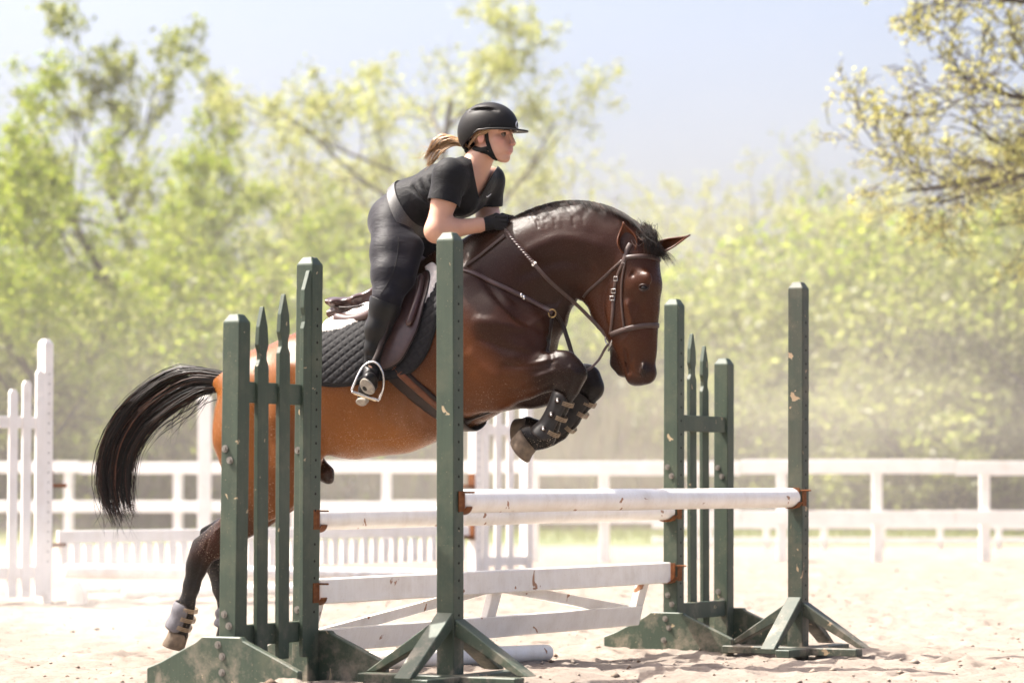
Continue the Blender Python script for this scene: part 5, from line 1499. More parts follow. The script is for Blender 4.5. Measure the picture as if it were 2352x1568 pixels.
# ---- face details
M_white = M_white
M_eyew = plain('eye_white', (.17, .13, .11), .2, 0, .02, 10, 0); M_iris = plain('brown_iris', (.035, .020, .012), .1, 0, .1, 10, 0)
t = NT('light_brown_hair'); g = t.n('ShaderNodeNewGeometry')
t.P(Base_Color=t.ramp(g.outputs['Random Per Island'], [(0, (.20, .10, .04)), (.5, (.36, .20, .085)), (1, (.52, .35, .185))]), Roughness=.42); M_rhair = t.m
M_brow = plain('brow_hair', (.07, .035, .02), .7, 0, .2, 60, 0)
for y in (-1, 1):
    mb = MB(); mb.ball(HF.M @ hl(.0695, .031 * y, -.0005), .0125 * s1); e = mb.build('eye', M_eyew, rider, True)
    mb = MB(); mb.ball(HF.M @ hl(.0765, .0322 * y, -.0003), .0072 * s1, None, None); mb.build('iris', M_iris, rider, True)
    for (zz_, r_) in ((.0050, .0040), (-.0052, .0032)):
        arc = [HF.M @ hl(.0795 - .010 * abs(q) ** 1.6 - .004 * (q * y > 0) * abs(q), .031 * y + .0125 * q, zz_ * (1 - .75 * q * q) + .0005) for q in [-1 + k / 4 for k in range(9)]]
        mb = MB(); mb.tube(arc, [.001] + [r_] * 7 + [.001], 6); mb.build('eyelid', M_brow if r_ > .0035 else M_skin, rider, True)
    arc = [HF.M @ hl(.0935 - .016 * q ** 1.5, (.013 + .036 * q) * y, .0165 + .010 * q - .013 * q * q) for q in [k / 8 for k in range(9)]]
    mb = MB(); mb.tube(arc, [.003, .004, .0045, .0045, .004, .0035, .003, .002, .001], 6); mb.build('eyebrow', M_brow, rider, True)
# ---- hair: sides under the helmet and the streaming ponytail
paths = []; rads = []
rs = random.Random(31)
for i in range(130):
    y = rs.choice((-1, 1)); a = rs.random()
    q = [hl(.045 - .05 * a, .070 * y, .030), hl(.010 - .05 * a, .0795 * y, .012 - .01 * rs.random()), hl(-.04 - .02 * a, .080 * y, -.010 - .02 * a), hl(-.09, .055 * y, -.042), hl(-.115, .01 * y, -.060)]
    paths.append(smooth_path([HF.M @ (z + Vector((0, 0, rs.gauss(0, .003)))) for z in q], 4)); rads.append(rs.uniform(.002, .0038))
for i in range(620):
    lock = rs.randrange(7); lo_ = (lock - 3) * 5.4; ph = lock * 1.3 + rs.gauss(0, .25); am = rs.uniform(4, 9)
    q = []
    end = rs.uniform(.55, 1.0)
    base = [(1080, 341), (1058, 328), (1036, 325), (1014, 331), (998, 343), (986, 360), (979, 382)]
    for k, (x, y) in enumerate(base):
        f_ = k / 6
        if f_ > end + .1: break
        q.append(HF.M @ HF.p(x + lo_ * .3 * f_ + rs.gauss(0, 1.4), y + lo_ * min(1, f_ * 2.2) + am * math.sin(f_ * 9 + ph) * f_ + rs.gauss(0, 1.3), .0 + .012 * math.sin(ph + f_ * 6) + rs.gauss(0, .006)))
    paths.append(smooth_path(q, 3)); rads.append(rs.uniform(.0010, .0021))
for i in range(18):
    x = rs.uniform(985, 1030); q = [(x, 350), (x - 22, 360 + rs.uniform(-25, 20)), (x - rs.uniform(30, 60), rs.uniform(322, 410))]
    if i > 11: q = [(990, 378), (972, 395), (rs.uniform(945, 965), rs.uniform(402, 416))]
    paths.append(smooth_path([HF.M @ HF.p(a, b, rs.gauss(0, .02) - (.10 if i > 11 else 0)) for a, b in q], 4)); rads.append(rs.uniform(.0008, .0015))
v, f = strands(paths, rads); o = raw('hair', v, f, M_rhair, rider, True); o['kind'] = 'stuff'
mb = MB(); mb.ball(HF.M @ HF.p(1076, 345, 0), .022, .022, .020); mb.build('hair_tie', M_strap, rider, True)
# small white mark on the shirt chest
P_ = [(1117, 452), (1119, 447), (1122, 451), (1128, 445)]
o_, N_ = on(shirt_bvh, [(1116, 450), (1118, 452), (1122, 449), (1127, 445)], .0025, 4)
if len(o_) > 3:
    mb = MB(); mb.tube(o_, [.0008 + .0022 * math.sin(math.pi * min(1, (k + 1) / len(o_) * .9)) for k in range(len(o_))], 5); mb.build('shirt_logo', M_whitefar, rider, True)

# ------------------------------------------------------------------ saddlery
M_leather = plain('dark_brown_leather', (.058, .026, .022), .34, 0, .3, 30, .15, spec=.5)
M_leather2 = plain('black_brown_leather', (.022, .012, .009), .40, 0, .3, 40, .2)
M_girth = plain('brown_girth_leather', (.13, .045, .020), .45, 0, .3, 30, .2)
M_fleece = plain('white_fleece', (.78, .72, .66), .95, 0, .10, 90, .9, bdist=.012)
M_pad = plain('black_quilted_cotton', (.010, .0095, .011), .75, 0, .2, 200, .2)
M_steel = plain('stirrup_steel', (.55, .54, .52), .25, .9, .1, 20, .05, spec=.5)
M_brass = plain('brass_fitting', (.45, .30, .12), .35, .8, .2, 40, .1)
M_tread = plain('pale_rubber_tread', (.50, .36, .20), .85, 0, .3, 90, .5)
M_bootshell = plain('dusty_black_boot_shell', (.024, .022, .022), .5, 0, .35, 30, .2)
M_elastic = plain('striped_elastic', (.30, .22, .14), .8, 0, .3, 60, .2)
M_rein = plain('brown_rein_leather', (.060, .032, .024), .42, 0, .3, 60, .3, spec=.45)

def side_hit(x, z, sgn=-1, off=0.0):
    """horse surface seen square from the side, in the body frame"""
    o = HF.M @ Vector((x, sgn * 1.0, z)); d = HF.y * (-sgn)
    h = hbvh.ray_cast(o, d)
    if h[0] is None: return None
    n = h[1]
    if n.dot(d) > 0: n = -n
    return h[0] + n * off, n
def patch(poly_px, w, off, name, m, parent, step=.008, quilt=0.0, qs=.05, qrot=.6, thick=.010, both=True, edge=0.0, sgns=(-1, 1), roll=None):
    """sheet that follows the horse's side inside an outline (outline given at lateral w)"""
    pl = [HF.p(a, b, w) for a, b in poly_px]; pl = smooth_path(pl + [pl[0]], 5); poly = [(p_.x, p_.z) for p_ in pl]
    xs = np.arange(min(p_[0] for p_ in poly), max(p_[0] for p_ in poly) + step, step); zs = np.arange(min(p_[1] for p_ in poly), max(p_[1] for p_ in poly) + step, step)
    obs = []
    for sgn in sgns:
        V = []; ids = {}; Fq = []
        PX = np.array(poly); nx_, nz_ = len(xs), len(zs)
        G0, G1 = np.meshgrid(xs, zs, indexing='ij')
        I = in_poly(G0.ravel(), G1.ravel(), poly).reshape(nx_, nz_)
        D = I.copy()
        for di in (-1, 0, 1):
            for dj in (-1, 0, 1): D |= np.roll(np.roll(I, di, 0), dj, 1)
        seg0 = PX; seg1 = np.roll(PX, -1, 0)
        for i, j in np.argwhere(D):
            q2 = np.array([xs[i], zs[j]])
            t_ = np.clip(((q2 - seg0) * (seg1 - seg0)).sum(1) / (((seg1 - seg0) ** 2).sum(1) + 1e-12), 0, 1)
            cl = seg0 + (seg1 - seg0) * t_[:, None]; dd = np.sqrt(((cl - q2) ** 2).sum(1)); kk = dd.argmin(); dist = dd[kk]
            if not I[i, j]: q2 = cl[kk]; dist = 0.0
            x, z = q2
            h = side_hit(x, z, sgn)
            if h is None: continue
            hgt = off
            if quilt:
                a = (x * math.cos(qrot) + z * math.sin(qrot)) / qs; b = (-x * math.sin(qrot) + z * math.cos(qrot)) / qs
                g_ = min(abs(math.sin(math.pi * a)), abs(math.sin(math.pi * b)))
                hgt += quilt * min(1, g_ * 1.5) ** .6 * min(1, dist / .012)
            if edge: hgt -= edge * max(0, 1 - dist / .02) ** 2
            ids[(i, j)] = len(V); V.append(h[0] + h[1] * hgt)
        for (i, j), k in ids.items():
            if (i + 1, j) in ids and (i, j + 1) in ids and (i + 1, j + 1) in ids:
                q = (k, ids[(i + 1, j)], ids[(i + 1, j + 1)], ids[(i, j + 1)])
                Fq.append(q if sgn < 0 else q[::-1])
        o = raw(name, V, Fq, m, parent, True)
        md = o.modifiers.new('thick', 'SOLIDIFY'); md.thickness = thick; md.offset = -1
        # binding round the edge
        obs.append((o, poly, sgn))
    return obs
def binding(poly, sgn, off, r, name, m, parent):
    pts = []
    for (x, z) in poly:
        h = side_hit(x, z, sgn, off)
        if h: pts.append(h[0])
    if len(pts) > 4:
        mb = MB(); mb.tube(pts, r, 6, False); mb.build(name, m, parent, True)
# saddle pad
pad = thing('saddle_pad', HF.O, 'black diamond-quilted saddle pad on the horse back', 'saddle pad', None, -HYAW)
pad_poly = [(700, 790), (735, 752), (800, 715), (870, 672), (935, 628), (982, 604), (1000, 622), (1004, 660), (1001, 720), (985, 790), (962, 835), (930, 862), (880, 872), (800, 886), (745, 884), (712, 868), (704, 830)]
pad_poly = [(x, y) for x, y in pad_poly]
for o, poly, sgn in patch(pad_poly, -.30, .016, 'quilted_panel', M_pad, pad, .0050, .0085, .036, .62, .010, edge=.006):
    binding(poly, sgn, .010, .0055, 'binding', M_strap, pad)
# half pad
hp_ = thing('half_pad', HF.O, 'white fleece half pad showing under the saddle cantle and pommel', 'saddle pad', None, -HYAW)
hp_poly = [(718, 745), (745, 716), (800, 700), (845, 692), (862, 702), (850, 728), (812, 748), (768, 765), (730, 766)]
patch(hp_poly, -.26, .034, 'fleece_edge', M_fleece, hp_, .0075, 0, 1, 0, .03, edge=.018)
hp2 = [(942, 610), (962, 600), (985, 628), (984, 668), (972, 700), (962, 655)]
patch(hp2, -.26, .034, 'fleece_front', M_fleece, hp_, .0075, 0, 1, 0, .03, edge=.016)
# saddle
sd_ = thing('saddle', HF.O, 'brown leather jumping saddle with a raised cantle, under the rider', 'saddle', None, -HYAW)
s_f = Field((HF.p(715, 700, -.3).x - .02, -.30, HF.p(760, 790, -.3).z - .05), (HF.p(1010, 600, .2).x + .03, .30, HF.p(950, 560, 0).z + .02), .007)
s_f.chain([S(768, 694, 13, .13), S(800, 698, 12, .155), S(845, 690, 14, .145), S(890, 664, 16, .11), S(930, 630, 17, .085), S(962, 604, 18, .075)], .025)
s_f.chain([S(772, 722, 15, .12), S(830, 712, 18, .13), S(900, 680, 22, .12), S(955, 640, 22, .10)], .012)
V_, Q_ = s_f.mesh(2); link_mesh('seat', fast_mesh('seat', V_, Q_), M_leather, sd_, True)
mb = MB(); pts = []
for (x, y, w) in ((850, 698, -.155), (800, 706, -.17), (768, 704, -.14), (762, 702, 0), (768, 704, .14), (800, 706, .17), (850, 698, .155)): pts.append(HF.M @ HF.p(x, y, w))
mb.tube(smooth_path(pts, 6), .006, 6); mb.build('piping', M_leather2, sd_, True)
for sgn in (-1, 1):
    mb = MB(); q = [HF.M @ Vector((v_.x, v_.y * -sgn, v_.z)) for v_ in (HF.p(772, 728, -.15), HF.p(800, 735, -.19), HF.p(838, 728, -.22), HF.p(880, 705, -.25))]
    mb.tube(smooth_path(q, 5), [.02] + [.030] * 14 + [.02], 10); mb.build('panel', M_leather, sd_, True)
flap = [(868, 690), (900, 650), (938, 622), (956, 640), (962, 690), (958, 740), (942, 790), (918, 832), (880, 850), (852, 838), (846, 780), (852, 720)]
for o, poly, sgn in patch(flap, -.32, .040, 'flap', M_leather, sd_, .0075, 0, 1, 0, .006, edge=.004): binding(poly, sgn, .036, .004, 'flap_edge', M_leather2, sd_)
for sgn in (-1, 1):
    q = []
    for (x, y) in ((944, 640), (951, 680), (949, 720), (940, 756)):
        l_ = HF.p(x, y, -.30); h = side_hit(l_.x, l_.z, sgn, .055)
        if h: q.append(h[0])
    if len(q) == 4: mb = MB(); mb.tube(smooth_path(q, 5), [.008] + [.017] * 14 + [.008], 10); mb.build('knee_roll', M_leather, sd_, True)
# girth: wide strap with straps on top, runs under the chest
girth = thing('girth', HF.O, 'brown leather girth running under the horse behind the elbow', 'girth', None, -HYAW)
def side_path(pts, w, sgn, off):
    P = []; N = []
    for q in smooth_path([Vector((a, b, 0)) for a, b in pts], 6):
        l_ = HF.p(q.x, q.y, w); h = side_hit(l_.x, l_.z, sgn, off)
        if h: P.append(h[0]); N.append(h[1])
    return P, N
for sgn in (-1, 1):
    P, N = side_path([(905, 845), (940, 882), (980, 925), (1015, 962), (1045, 985)], -.27, sgn, .007)
    mb = MB(); mb.strap(P, N, .105, .010); mb.build('girth_band', M_leather2, girth, True)
    P, N = side_path([(912, 842), (950, 882), (990, 926), (1018, 958)], -.27, sgn, .016)
    mb = MB(); mb.strap(P, N, .034, .008); mb.build('girth_strap', M_girth, girth, True)
bel = []
for k in range(17):
    a = math.pi * k / 16; l_ = HF.p(1052, 990, -.1); 
    o = HF.M @ Vector((l_.x, -.30 * math.cos(a), l_.z - .25)); 
    tgt = HF.M @ Vector((l_.x, 0, l_.z + .25)); d = (tgt - o).normalized(); h = hbvh.ray_cast(o, d)
    if h[0]: bel.append((h[0] - d * .008, -d))
if len(bel) > 4: mb = MB(); mb.strap([b[0] for b in bel], [b[1] for b in bel], .10, .012); mb.build('girth_belly', M_leather2, girth, True)
# stirrup on its leather
stx = [(807, 897), (820, 867), (832, 845), (845, 834), (857, 831), (870, 838), (880, 860), (880, 890), (871, 918)]
for sgn in (-1, 1):
    st_ = thing('stirrup', HF.O, 'steel stirrup with pale tread hanging from its leather, on the %s side' % ('near' if sgn < 0 else 'far'), 'stirrup', 'stirrups', -HYAW)
    fl = lambda v_: HF.M @ Vector((v_.x, v_.y * -sgn, v_.z))
    wls = [-.46, -.45, -.43, -.42, -.415, -.41, -.40, -.395, -.39]
    pts = smooth_path([fl(HF.p(x, y, w)) for (x, y), w in zip(stx, wls)], 5)
    mb = MB(); mb.tube(pts, .0065, 8); mb.build('arch', M_steel, st_, True)
    a = fl(HF.p(807, 899, -.46)); b = fl(HF.p(871, 920, -.39)); ax = (b - a); s2 = Vector((0, 0, 1)).cross(ax).normalized(); up2 = ax.normalized().cross(s2)
    mb = MB(); mb.box((a + b) / 2, ax / 2, s2 * .028, up2 * .006); mb.build('footbed', M_steel, st_, bevel=.003)
    mb = MB(); mb.box((a + b) / 2 - up2 * .002, ax * .40, s2 * .022, up2 * .007); mb.build('tread', M_tread, st_, bevel=.002)
    P = smooth_path([fl(HF.p(x, y, w)) for x, y, w in ((857, 832, -.415), (868, 808, -.395), (880, 775, -.375), (892, 735, -.36), (905, 690, -.33))], 4)
    mb = MB(); mb.strap(P, [HF.y * sgn] * len(P), .026, .006); mb.build('stirrup_leather', M_leather2, st_, True)

# ---- bridle
br = thing('bridle', poll_w, 'brown leather bridle with flash-free noseband, steel bit and laced reins', 'bridle')
br['label'] = 'brown leather bridle with plain noseband, steel bit and braided reins'
def hpath(pts, off=.004, n=6): return on(hbvh, pts, off, n)
def hstrap(name, pts, w, th=.006, m=None, off=.004, n=6, par=None):
    P, N = hpath(pts, off, n)
    if len(P) < 3: return
    mb = MB(); mb.strap(P, N, w, th); return mb.build(name, m or M_rein, par or br, True)
hstrap('headpiece', [(1449, 560), (1440, 575), (1436, 592), (1430, 610)], .026)
hstrap('browband', [(1437, 592), (1455, 590), (1478, 589), (1500, 592), (1514, 597)], .024, .009)
hstrap('cheekpiece', [(1432, 602), (1420, 630), (1412, 660), (1409, 700), (1406, 740), (1402, 768)], .018)
hstrap('noseband_hanger', [(1436, 604), (1430, 640), (1428, 680), (1430, 715), (1434, 752)], .013)
hstrap('throatlash', [(1430, 598), (1405, 620), (1378, 645), (1352, 668), (1341, 682)], .014)
hstrap('noseband', [(1404, 768), (1420, 762), (1445, 754), (1475, 749), (1500, 747), (1512, 748)], .026, .009)
for (x, y) in ((1417, 640), (1411, 668), (1408, 685)):
    h = cam_hit(hbvh, x, y, .009)
    if h:
        mb = MB(); e1 = h[1].cross(Vector((0, 0, 1))).normalized(); e2 = h[1].cross(e1)
        mb.tube([h[0] + e1 * .012 + e2 * .010, h[0] - e1 * .012 + e2 * .010, h[0] - e1 * .012 - e2 * .010, h[0] + e1 * .012 - e2 * .010, h[0] + e1 * .012 + e2 * .010], .0022, 5); mb.build('buckle', M_steel, br)
bit = HH.M @ HH.p(1401, 778, -.062)
mb = MB(); n = 20; mb.tube([bit + HH.x * (.030 * math.cos(2 * math.pi * k / n)) + Z * (.030 * math.sin(2 * math.pi * k / n)) for k in range(n + 1)], .0042, 6); mb.build('bit_ring', M_steel, br, True)
mb = MB(); mb.tube([HH.M @ HH.p(1416, 757, -.070), HH.M @ HH.p(1404, 786, -.068), HH.M @ HH.p(1397, 806, -.066)], .0045, 6); mb.build('bit_shank', M_steel, br, True)
bit2 = HH.M @ HH.p(1401, 778, .062)
mb = MB(); mb.tube([bit2 + HH.x * (.030 * math.cos(2 * math.pi * k / n)) + Z * (.030 * math.sin(2 * math.pi * k / n)) for k in range(n + 1)], .0042, 6); mb.build('bit_ring', M_steel, br, True)
mb = MB(); mb.tube([bit, bit2], .006, 8); mb.build('mouthpiece', M_steel, br, True)
# reins: braided near the hand, flat beyond
near = smooth_path([HF.M @ HF.p(1160, 528, -.135), HF.M @ HF.p(1215, 592, -.18), HF.M @ HF.p(1262, 645, -.17), HH.M @ HH.p(1330, 705, -.12), bit], 8)
k0 = 10
mb = MB(); mb.strap(near[k0 - 1:], [-HF.y] * len(near[k0 - 1:]), .019, .006); mb.build('rein', M_rein, br, True)
for ph in (0, math.pi):
    mb = MB(); P = []
    L_ = smooth_path(near[:k0 + 1], 5)
    for i, q in enumerate(L_):
        tg = (L_[min(i + 1, len(L_) - 1)] - L_[max(0, i - 1)]).normalized(); e1 = tg.cross(HF.y).normalized()
        P.append(q + e1 * (.0055 * math.sin(i * .95 + ph)) - HF.y * (.003 * math.cos(i * .95 + ph)))
    mb.tube(P, .0052, 6); mb.build('rein_braid', M_leather, br, True)
mb = MB(); q = near[k0]; mb.box(q, (near[k0 + 1] - near[k0]).normalized() * .006, HF.y * .006, (near[k0 + 1] - near[k0]).cross(HF.y).normalized() * .013); mb.build('rein_stop', M_fleece, br, bevel=.002)
far = smooth_path([HF.M @ HF.p(1172, 522, .09), HF.M @ HF.p(1250, 560, .17), HF.M @ HF.p(1330, 660, .15), bit2], 8)
mb = MB(); mb.strap(far, [HF.y] * len(far), .019, .006); mb.build('rein', M_rein, br, True)
lp = smooth_path([HF.M @ HF.p(1168, 528, -.05), HF.M @ HF.p(1178, 512, -.02), HF.M @ HF.p(1180, 498, .02), HF.M @ HF.p(1170, 500, .06)], 5)
mb = MB(); mb.strap(lp, [HF.x] * len(lp), .016, .004); mb.build('rein_loop', M_rein, br, True)
# ---- breastplate and martingale
bp_ = thing('breastplate', HF.O, 'brown leather breastplate with a running martingale strap across the horse chest', 'breastplate', None, -HYAW)
hstrap('shoulder_strap', [(1010, 608), (1072, 622), (1130, 648), (1195, 678), (1240, 702), (1270, 718)], .024, .008, M_leather, .007, 6, bp_)
hstrap('neck_strap', [(1072, 610), (1100, 590), (1130, 566), (1160, 542)], .018, .006, M_rein, .007, 6, bp_)
hstrap('chest_strap', [(1268, 726), (1263, 750), (1259, 780), (1255, 806)], .022, .008, M_leather2, .008, 6, bp_)
rg = cam_hit(hbvh, 1268, 720, .012)
rgp = rg[0] if rg else HF.M @ HF.p(1272, 720, -.05)
mb = MB(); mb.tube([rgp + HF.x * (.020 * math.cos(2 * math.pi * k / 16)) + Z * (.020 * math.sin(2 * math.pi * k / 16)) for k in range(17)], .0035, 6); mb.build('breast_ring', M_brass, bp_, True)
for (x, y) in ((1198, 679), (1204, 684)):
    h = cam_hit(hbvh, x, y, .013)
    if h: mb = MB(); mb.ball(h[0], .008, .008, .013); mb.build('buckle', M_steel, bp_, True)
mt = thing('martingale', rgp, 'dark standing strap hanging from the breast ring and looping up to the bit', 'martingale')
P = smooth_path([rgp + HF.x * .02, HF.M @ HF.p(1292, 745, -.05), HF.M @ HF.p(1304, 780, -.06), HF.M @ HF.p(1318, 822, -.08), HF.M @ HF.p(1336, 846, -.10)], 6)
mb = MB(); mb.strap(P, [-HF.y + HF.x * .3] * len(P), .022, .007); mb.build('strap', M_leather2, mt, True)
P = smooth_path([HF.M @ HF.p(1336, 846, -.10), HF.M @ HF.p(1352, 848, -.09), HH.M @ HH.p(1375, 826, -.08), HH.M @ HH.p(1390, 800, -.065), bit + Vector((-.005, 0, -.025))], 6)
mb = MB(); mb.strap(P, [-HF.y] * len(P), .014, .005); mb.build('strap', M_rein, mt, True)
mb = MB(); mb.ball(HF.M @ HF.p(1340, 847, -.10), .012, .012, .008); mb.build('ring', M_brass, mt, True)
# belly strap of the martingale along the chest
P = []; N_ = []
for (x, y, w) in ((1072, 982, -.10), (1110, 972, -.09), (1145, 955, -.08), (1185, 932, -.06)):
    q = HF.M @ (HF.p(x, y, w) + Vector((0, 0, -.15))); h = hbvh.ray_cast(q, Vector((0, 0, 1)))
    if h[0]: P.append(h[0] - Z * .012); N_.append(-Z)
if len(P) > 2: mb = MB(); mb.strap(smooth_path(P, 4), [-Z] * (len(P) * 4 - 3), .030, .008); mb.build('belly_strap', M_leather2, bp_, True)

# ---- horse boots
def leg_shell(name, stations, w_off, label, cat, parent_label_group, a0, a1, extra=.010, m=None, strapn=3, studs=True):
    """half shell wrapped round a leg segment, plus elastic straps and studs"""
    t_ = thing(name, HF.O, label, cat, parent_label_group, -HYAW)
    st = [S(*s_, None, w_off) for s_ in stations]
    ctr = smooth_path([s_[0] for s_ in st], 5); n = len(ctr); rr = np.interp(np.linspace(0, 1, n), np.linspace(0, 1, len(st)), [s_[1] for s_ in st])
    k2 = 15; vs = []
    def frame(i):
        tg = (ctr[min(i + 1, n - 1)] - ctr[max(i - 1, 0)]).normalized(); ly = Vector((0, 1, 0)); e1 = (tg.cross(ly)).normalized(); e2 = e1.cross(tg); return tg, e1, e2
    for i in range(n):
        tg, e1, e2 = frame(i); t_f = i / (n - 1)
        cut = 1 - .35 * (max(0, .18 - t_f) / .18) ** 1.5 - .30 * (max(0, t_f - .80) / .2) ** 1.5
        for j in range(k2):
            a = a0 + (a1 - a0) * (.5 + (j / (k2 - 1) - .5) * cut)
            vs.append(HF.M @ (ctr[i] + (e1 * math.cos(a) + e2 * math.sin(a)) * (rr[i] + extra + .003 * math.sin(t_f * 9))))
    fs = [(i * k2 + j, i * k2 + j + 1, (i + 1) * k2 + j + 1, (i + 1) * k2 + j) for i in range(n - 1) for j in range(k2 - 1)]
    o = raw('shell', vs, fs, m or M_bootshell, t_, True); md = o.modifiers.new('thick', 'SOLIDIFY'); md.thickness = .007; md.offset = 0
    bd = [i * k2 for i in range(n)] + [(n - 1) * k2 + j for j in range(1, k2)] + [i * k2 + k2 - 1 for i in range(n - 2, -1, -1)] + list(range(k2 - 2, -1, -1))
    mb = MB(); mb.tube([vs[b] for b in bd], .0038, 6, False); mb.build('edge_binding', M_elastic if False else M_leather2, t_, True)
    for s_ in range(strapn):
        i = int((.22 + .56 * s_ / max(1, strapn - 1)) * (n - 1)); tg, e1, e2 = frame(i)
        for dz in (-.008, .0, .008):
            pts = [HF.M @ (ctr[i] + tg * (dz) + (e1 * math.cos(a) + e2 * math.sin(a)) * (rr[i] + extra + .0055)) for a in np.linspace(a1 - .35, a0 + 2 * math.pi + .35, 14)]
            nr = [(q - HF.M @ ctr[i]).normalized() for q in pts]
            mb = MB(); mb.strap(pts, nr, .0062, .003); mb.build('elastic_strap', M_elastic, t_, True)
        if studs:
            a = a1 - .75; q = ctr[i] + (e1 * math.cos(a) + e2 * math.sin(a)) * (rr[i] + extra + .004); nn = (e1 * math.cos(a) + e2 * math.sin(a))
            mb = MB(); mb.tube([HF.M @ (q - nn * .004), HF.M @ (q + nn * .003)], .016, 14); mb.build('stud_tab', M_leather2, t_, True)
            mb = MB(); mb.ball(HF.M @ (q + nn * .004), .0062); mb.build('stud', M_steel, t_, True)
    return t_
leg_shell('tendon_boot', [(1297, 905, 22), (1285, 935, 21), (1263, 978, 22), (1248, 1002, 28)], -.15, 'dusty black open-front tendon boot with three studs on the nearer folded foreleg', 'horse boot', 'tendon boots', 2.2, 5.55)
leg_shell('tendon_boot', [(1347, 908, 26), (1336, 928, 21), (1310, 964, 20), (1272, 994, 24)], .15, 'black tendon boot with striped straps on the farther folded foreleg', 'horse boot', 'tendon boots', 2.2, 5.55, studs=False)
M_hboot = plain('grey_blue_fetlock_boot', (.15, .145, .16), .6, 0, .3, 30, .2)
leg_shell('fetlock_boot', [(428, 1386, 20), (423, 1405, 24), (414, 1428, 24), (405, 1446, 22)], -.15, 'dusty grey-blue fetlock boot on the nearer hind leg', 'horse boot', 'fetlock boots', 2.0, 5.5, m=M_hboot, studs=False)
leg_shell('fetlock_boot', [(518, 1395, 20), (526, 1418, 24), (520, 1440, 24)], .15, 'dusty fetlock boot on the farther hind leg behind the green post', 'horse boot', 'fetlock boots', 2.0, 5.5, m=M_hboot, studs=False)

# ------------------------------------------------------------------ dusty air
def vol_mat(name, dens, colr, aniso=.3, cloud=None):
    m = bpy.data.materials.new(name); m.use_nodes = True; nt = m.node_tree
    for n in list(nt.nodes): nt.nodes.remove(n)
    o = nt.nodes.new('ShaderNodeOutputMaterial'); v = nt.nodes.new('ShaderNodeVolumePrincipled')
    v.inputs['Color'].default_value = (*colr, 1); v.inputs['Density'].default_value = dens; v.inputs['Anisotropy'].default_value = aniso
    nt.links.new(v.outputs[0], o.inputs['Volume'])
    if cloud:
        tc = nt.nodes.new('ShaderNodeTexCoord'); ln = nt.nodes.new('ShaderNodeVectorMath'); ln.operation = 'LENGTH'
        nt.links.new(tc.outputs['Object'], ln.inputs[0])
        mr = nt.nodes.new('ShaderNodeMapRange'); mr.interpolation_type = 'SMOOTHSTEP'
        mr.inputs[1].default_value = 1.0; mr.inputs[2].default_value = .15; mr.inputs[3].default_value = 0; mr.inputs[4].default_value = 1
        nt.links.new(ln.outputs['Value'], mr.inputs[0])
        nz = nt.nodes.new('ShaderNodeTexNoise'); nz.inputs['Scale'].default_value = cloud; nz.inputs['Detail'].default_value = 3
        nt.links.new(tc.outputs['Object'], nz.inputs[0])
        r2 = nt.nodes.new('ShaderNodeMapRange'); r2.inputs[1].default_value = .38; r2.inputs[2].default_value = .72; r2.inputs[3].default_value = .15; r2.inputs[4].default_value = 1.6
        nt.links.new(nz.outputs[0], r2.inputs[0])
        mu = nt.nodes.new('ShaderNodeMath'); mu.operation = 'MULTIPLY'; nt.links.new(mr.outputs[0], mu.inputs[0]); nt.links.new(r2.outputs[0], mu.inputs[1])
        m2 = nt.nodes.new('ShaderNodeMath'); m2.operation = 'MULTIPLY'; nt.links.new(mu.outputs[0], m2.inputs[0]); m2.inputs[1].default_value = dens
        nt.links.new(m2.outputs[0], v.inputs['Density'])
    return m
mb = MB(); mb.box((0, 735, 8.0), (720, 0, 0), (0, 790, 0), (0, 0, 9.2))
o = mb.build('haze', vol_mat('dusty_air', .00013, (.97, .95, .92), .15))
tag(o, 'thin pale dusty air over the arena', 'haze', kind='stuff')
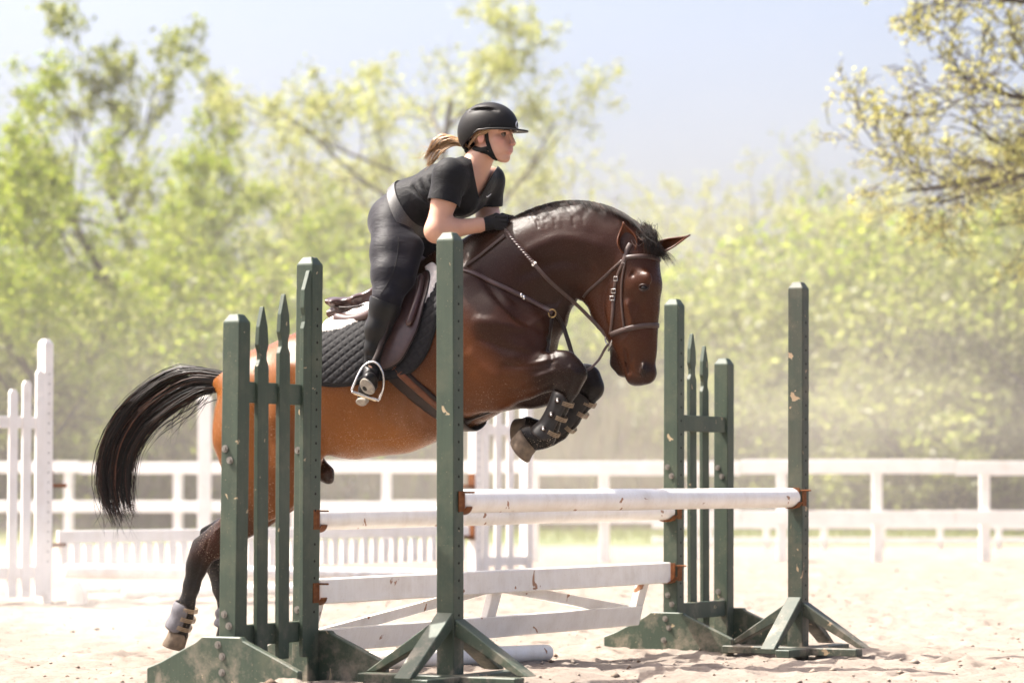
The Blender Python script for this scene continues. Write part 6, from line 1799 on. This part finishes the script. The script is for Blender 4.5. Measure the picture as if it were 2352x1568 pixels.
def dust(c, r, dens, sc_, label):
    mb = MB(); mb.ball((0, 0, 0), 1.0, nu=24, nv=14)
    o = mb.build('dust_cloud', vol_mat('dust', dens, (.95, .90, .84), .2, sc_), None, True)
    o.location = c; o.scale = r
    tag(o, label, 'dust cloud', kind='stuff'); return o
dust((-1.95, 16.6, .25), (1.25, 1.6, .42), .24, 2.2, 'sand dust kicked up around the hind hoof')
dust((-3.3, 18.5, .35), (1.6, 2.0, .6), .08, 2.0, 'pale dust drifting low at the left edge')
dust((2.5, 31, 1.3), (9, 9, 2.4), .016, 2.5, 'thin dust hanging before the right fence')
dust((0, 37, 2.5), (22, 15, 7.5), .0085, 1.6, 'broad veil of dust hanging over the far arena')

# ------------------------------------------------------------------ small pieces belong to the part they sit on
SUBPARTS = {'pin_holes': 'post', 'bolt': 'post', 'iris': 'eye', 'eyelid': 'eye', 'sole': 'boot', 'heel': 'boot', 'visor': 'helmet', 'emblem': 'helmet', 'helmet_button': 'helmet', 'helmet_rim': 'helmet',
            'chin_strap': 'helmet', 'helmet_harness': 'helmet', 'belt_loop': 'belt', 'shirt_logo': 'shirt', 'seam': 'breeches', 'edge_binding': 'shell', 'stud': 'shell', 'stud_tab': 'shell', 'piping': 'seat',
            'flap_edge': 'flap', 'binding': 'quilted_panel', 'bit_shank': 'bit_ring', 'tread': 'footbed', 'rein_stop': 'rein', 'hair_tie': 'hair'}
base_name = lambda o: o.name.split('.')[0]
def centre(o):
    n = len(o.data.vertices); a = np.empty(n * 3, np.float32); o.data.vertices.foreach_get('co', a); return a.reshape(-1, 3).mean(0)
for root in [o for o in sc.objects if o.parent is None and o.type == 'EMPTY']:
    ch = [c for c in root.children if c.type == 'MESH']
    cen = {c.name: centre(c) for c in ch}
    for c in ch:
        tgt = SUBPARTS.get(base_name(c))
        if not tgt: continue
        if tgt == 'post' and c.name.startswith('bolt') and cen[c.name][2] < .24: tgt = 'foot'
        cand = [d for d in ch if base_name(d) == tgt]
        if cand:
            d = min(cand, key=lambda q: float(np.linalg.norm((cen[q.name] - cen[c.name])[:2]) if tgt in ('post', 'foot') else np.linalg.norm(cen[q.name] - cen[c.name])))
            c.parent = d
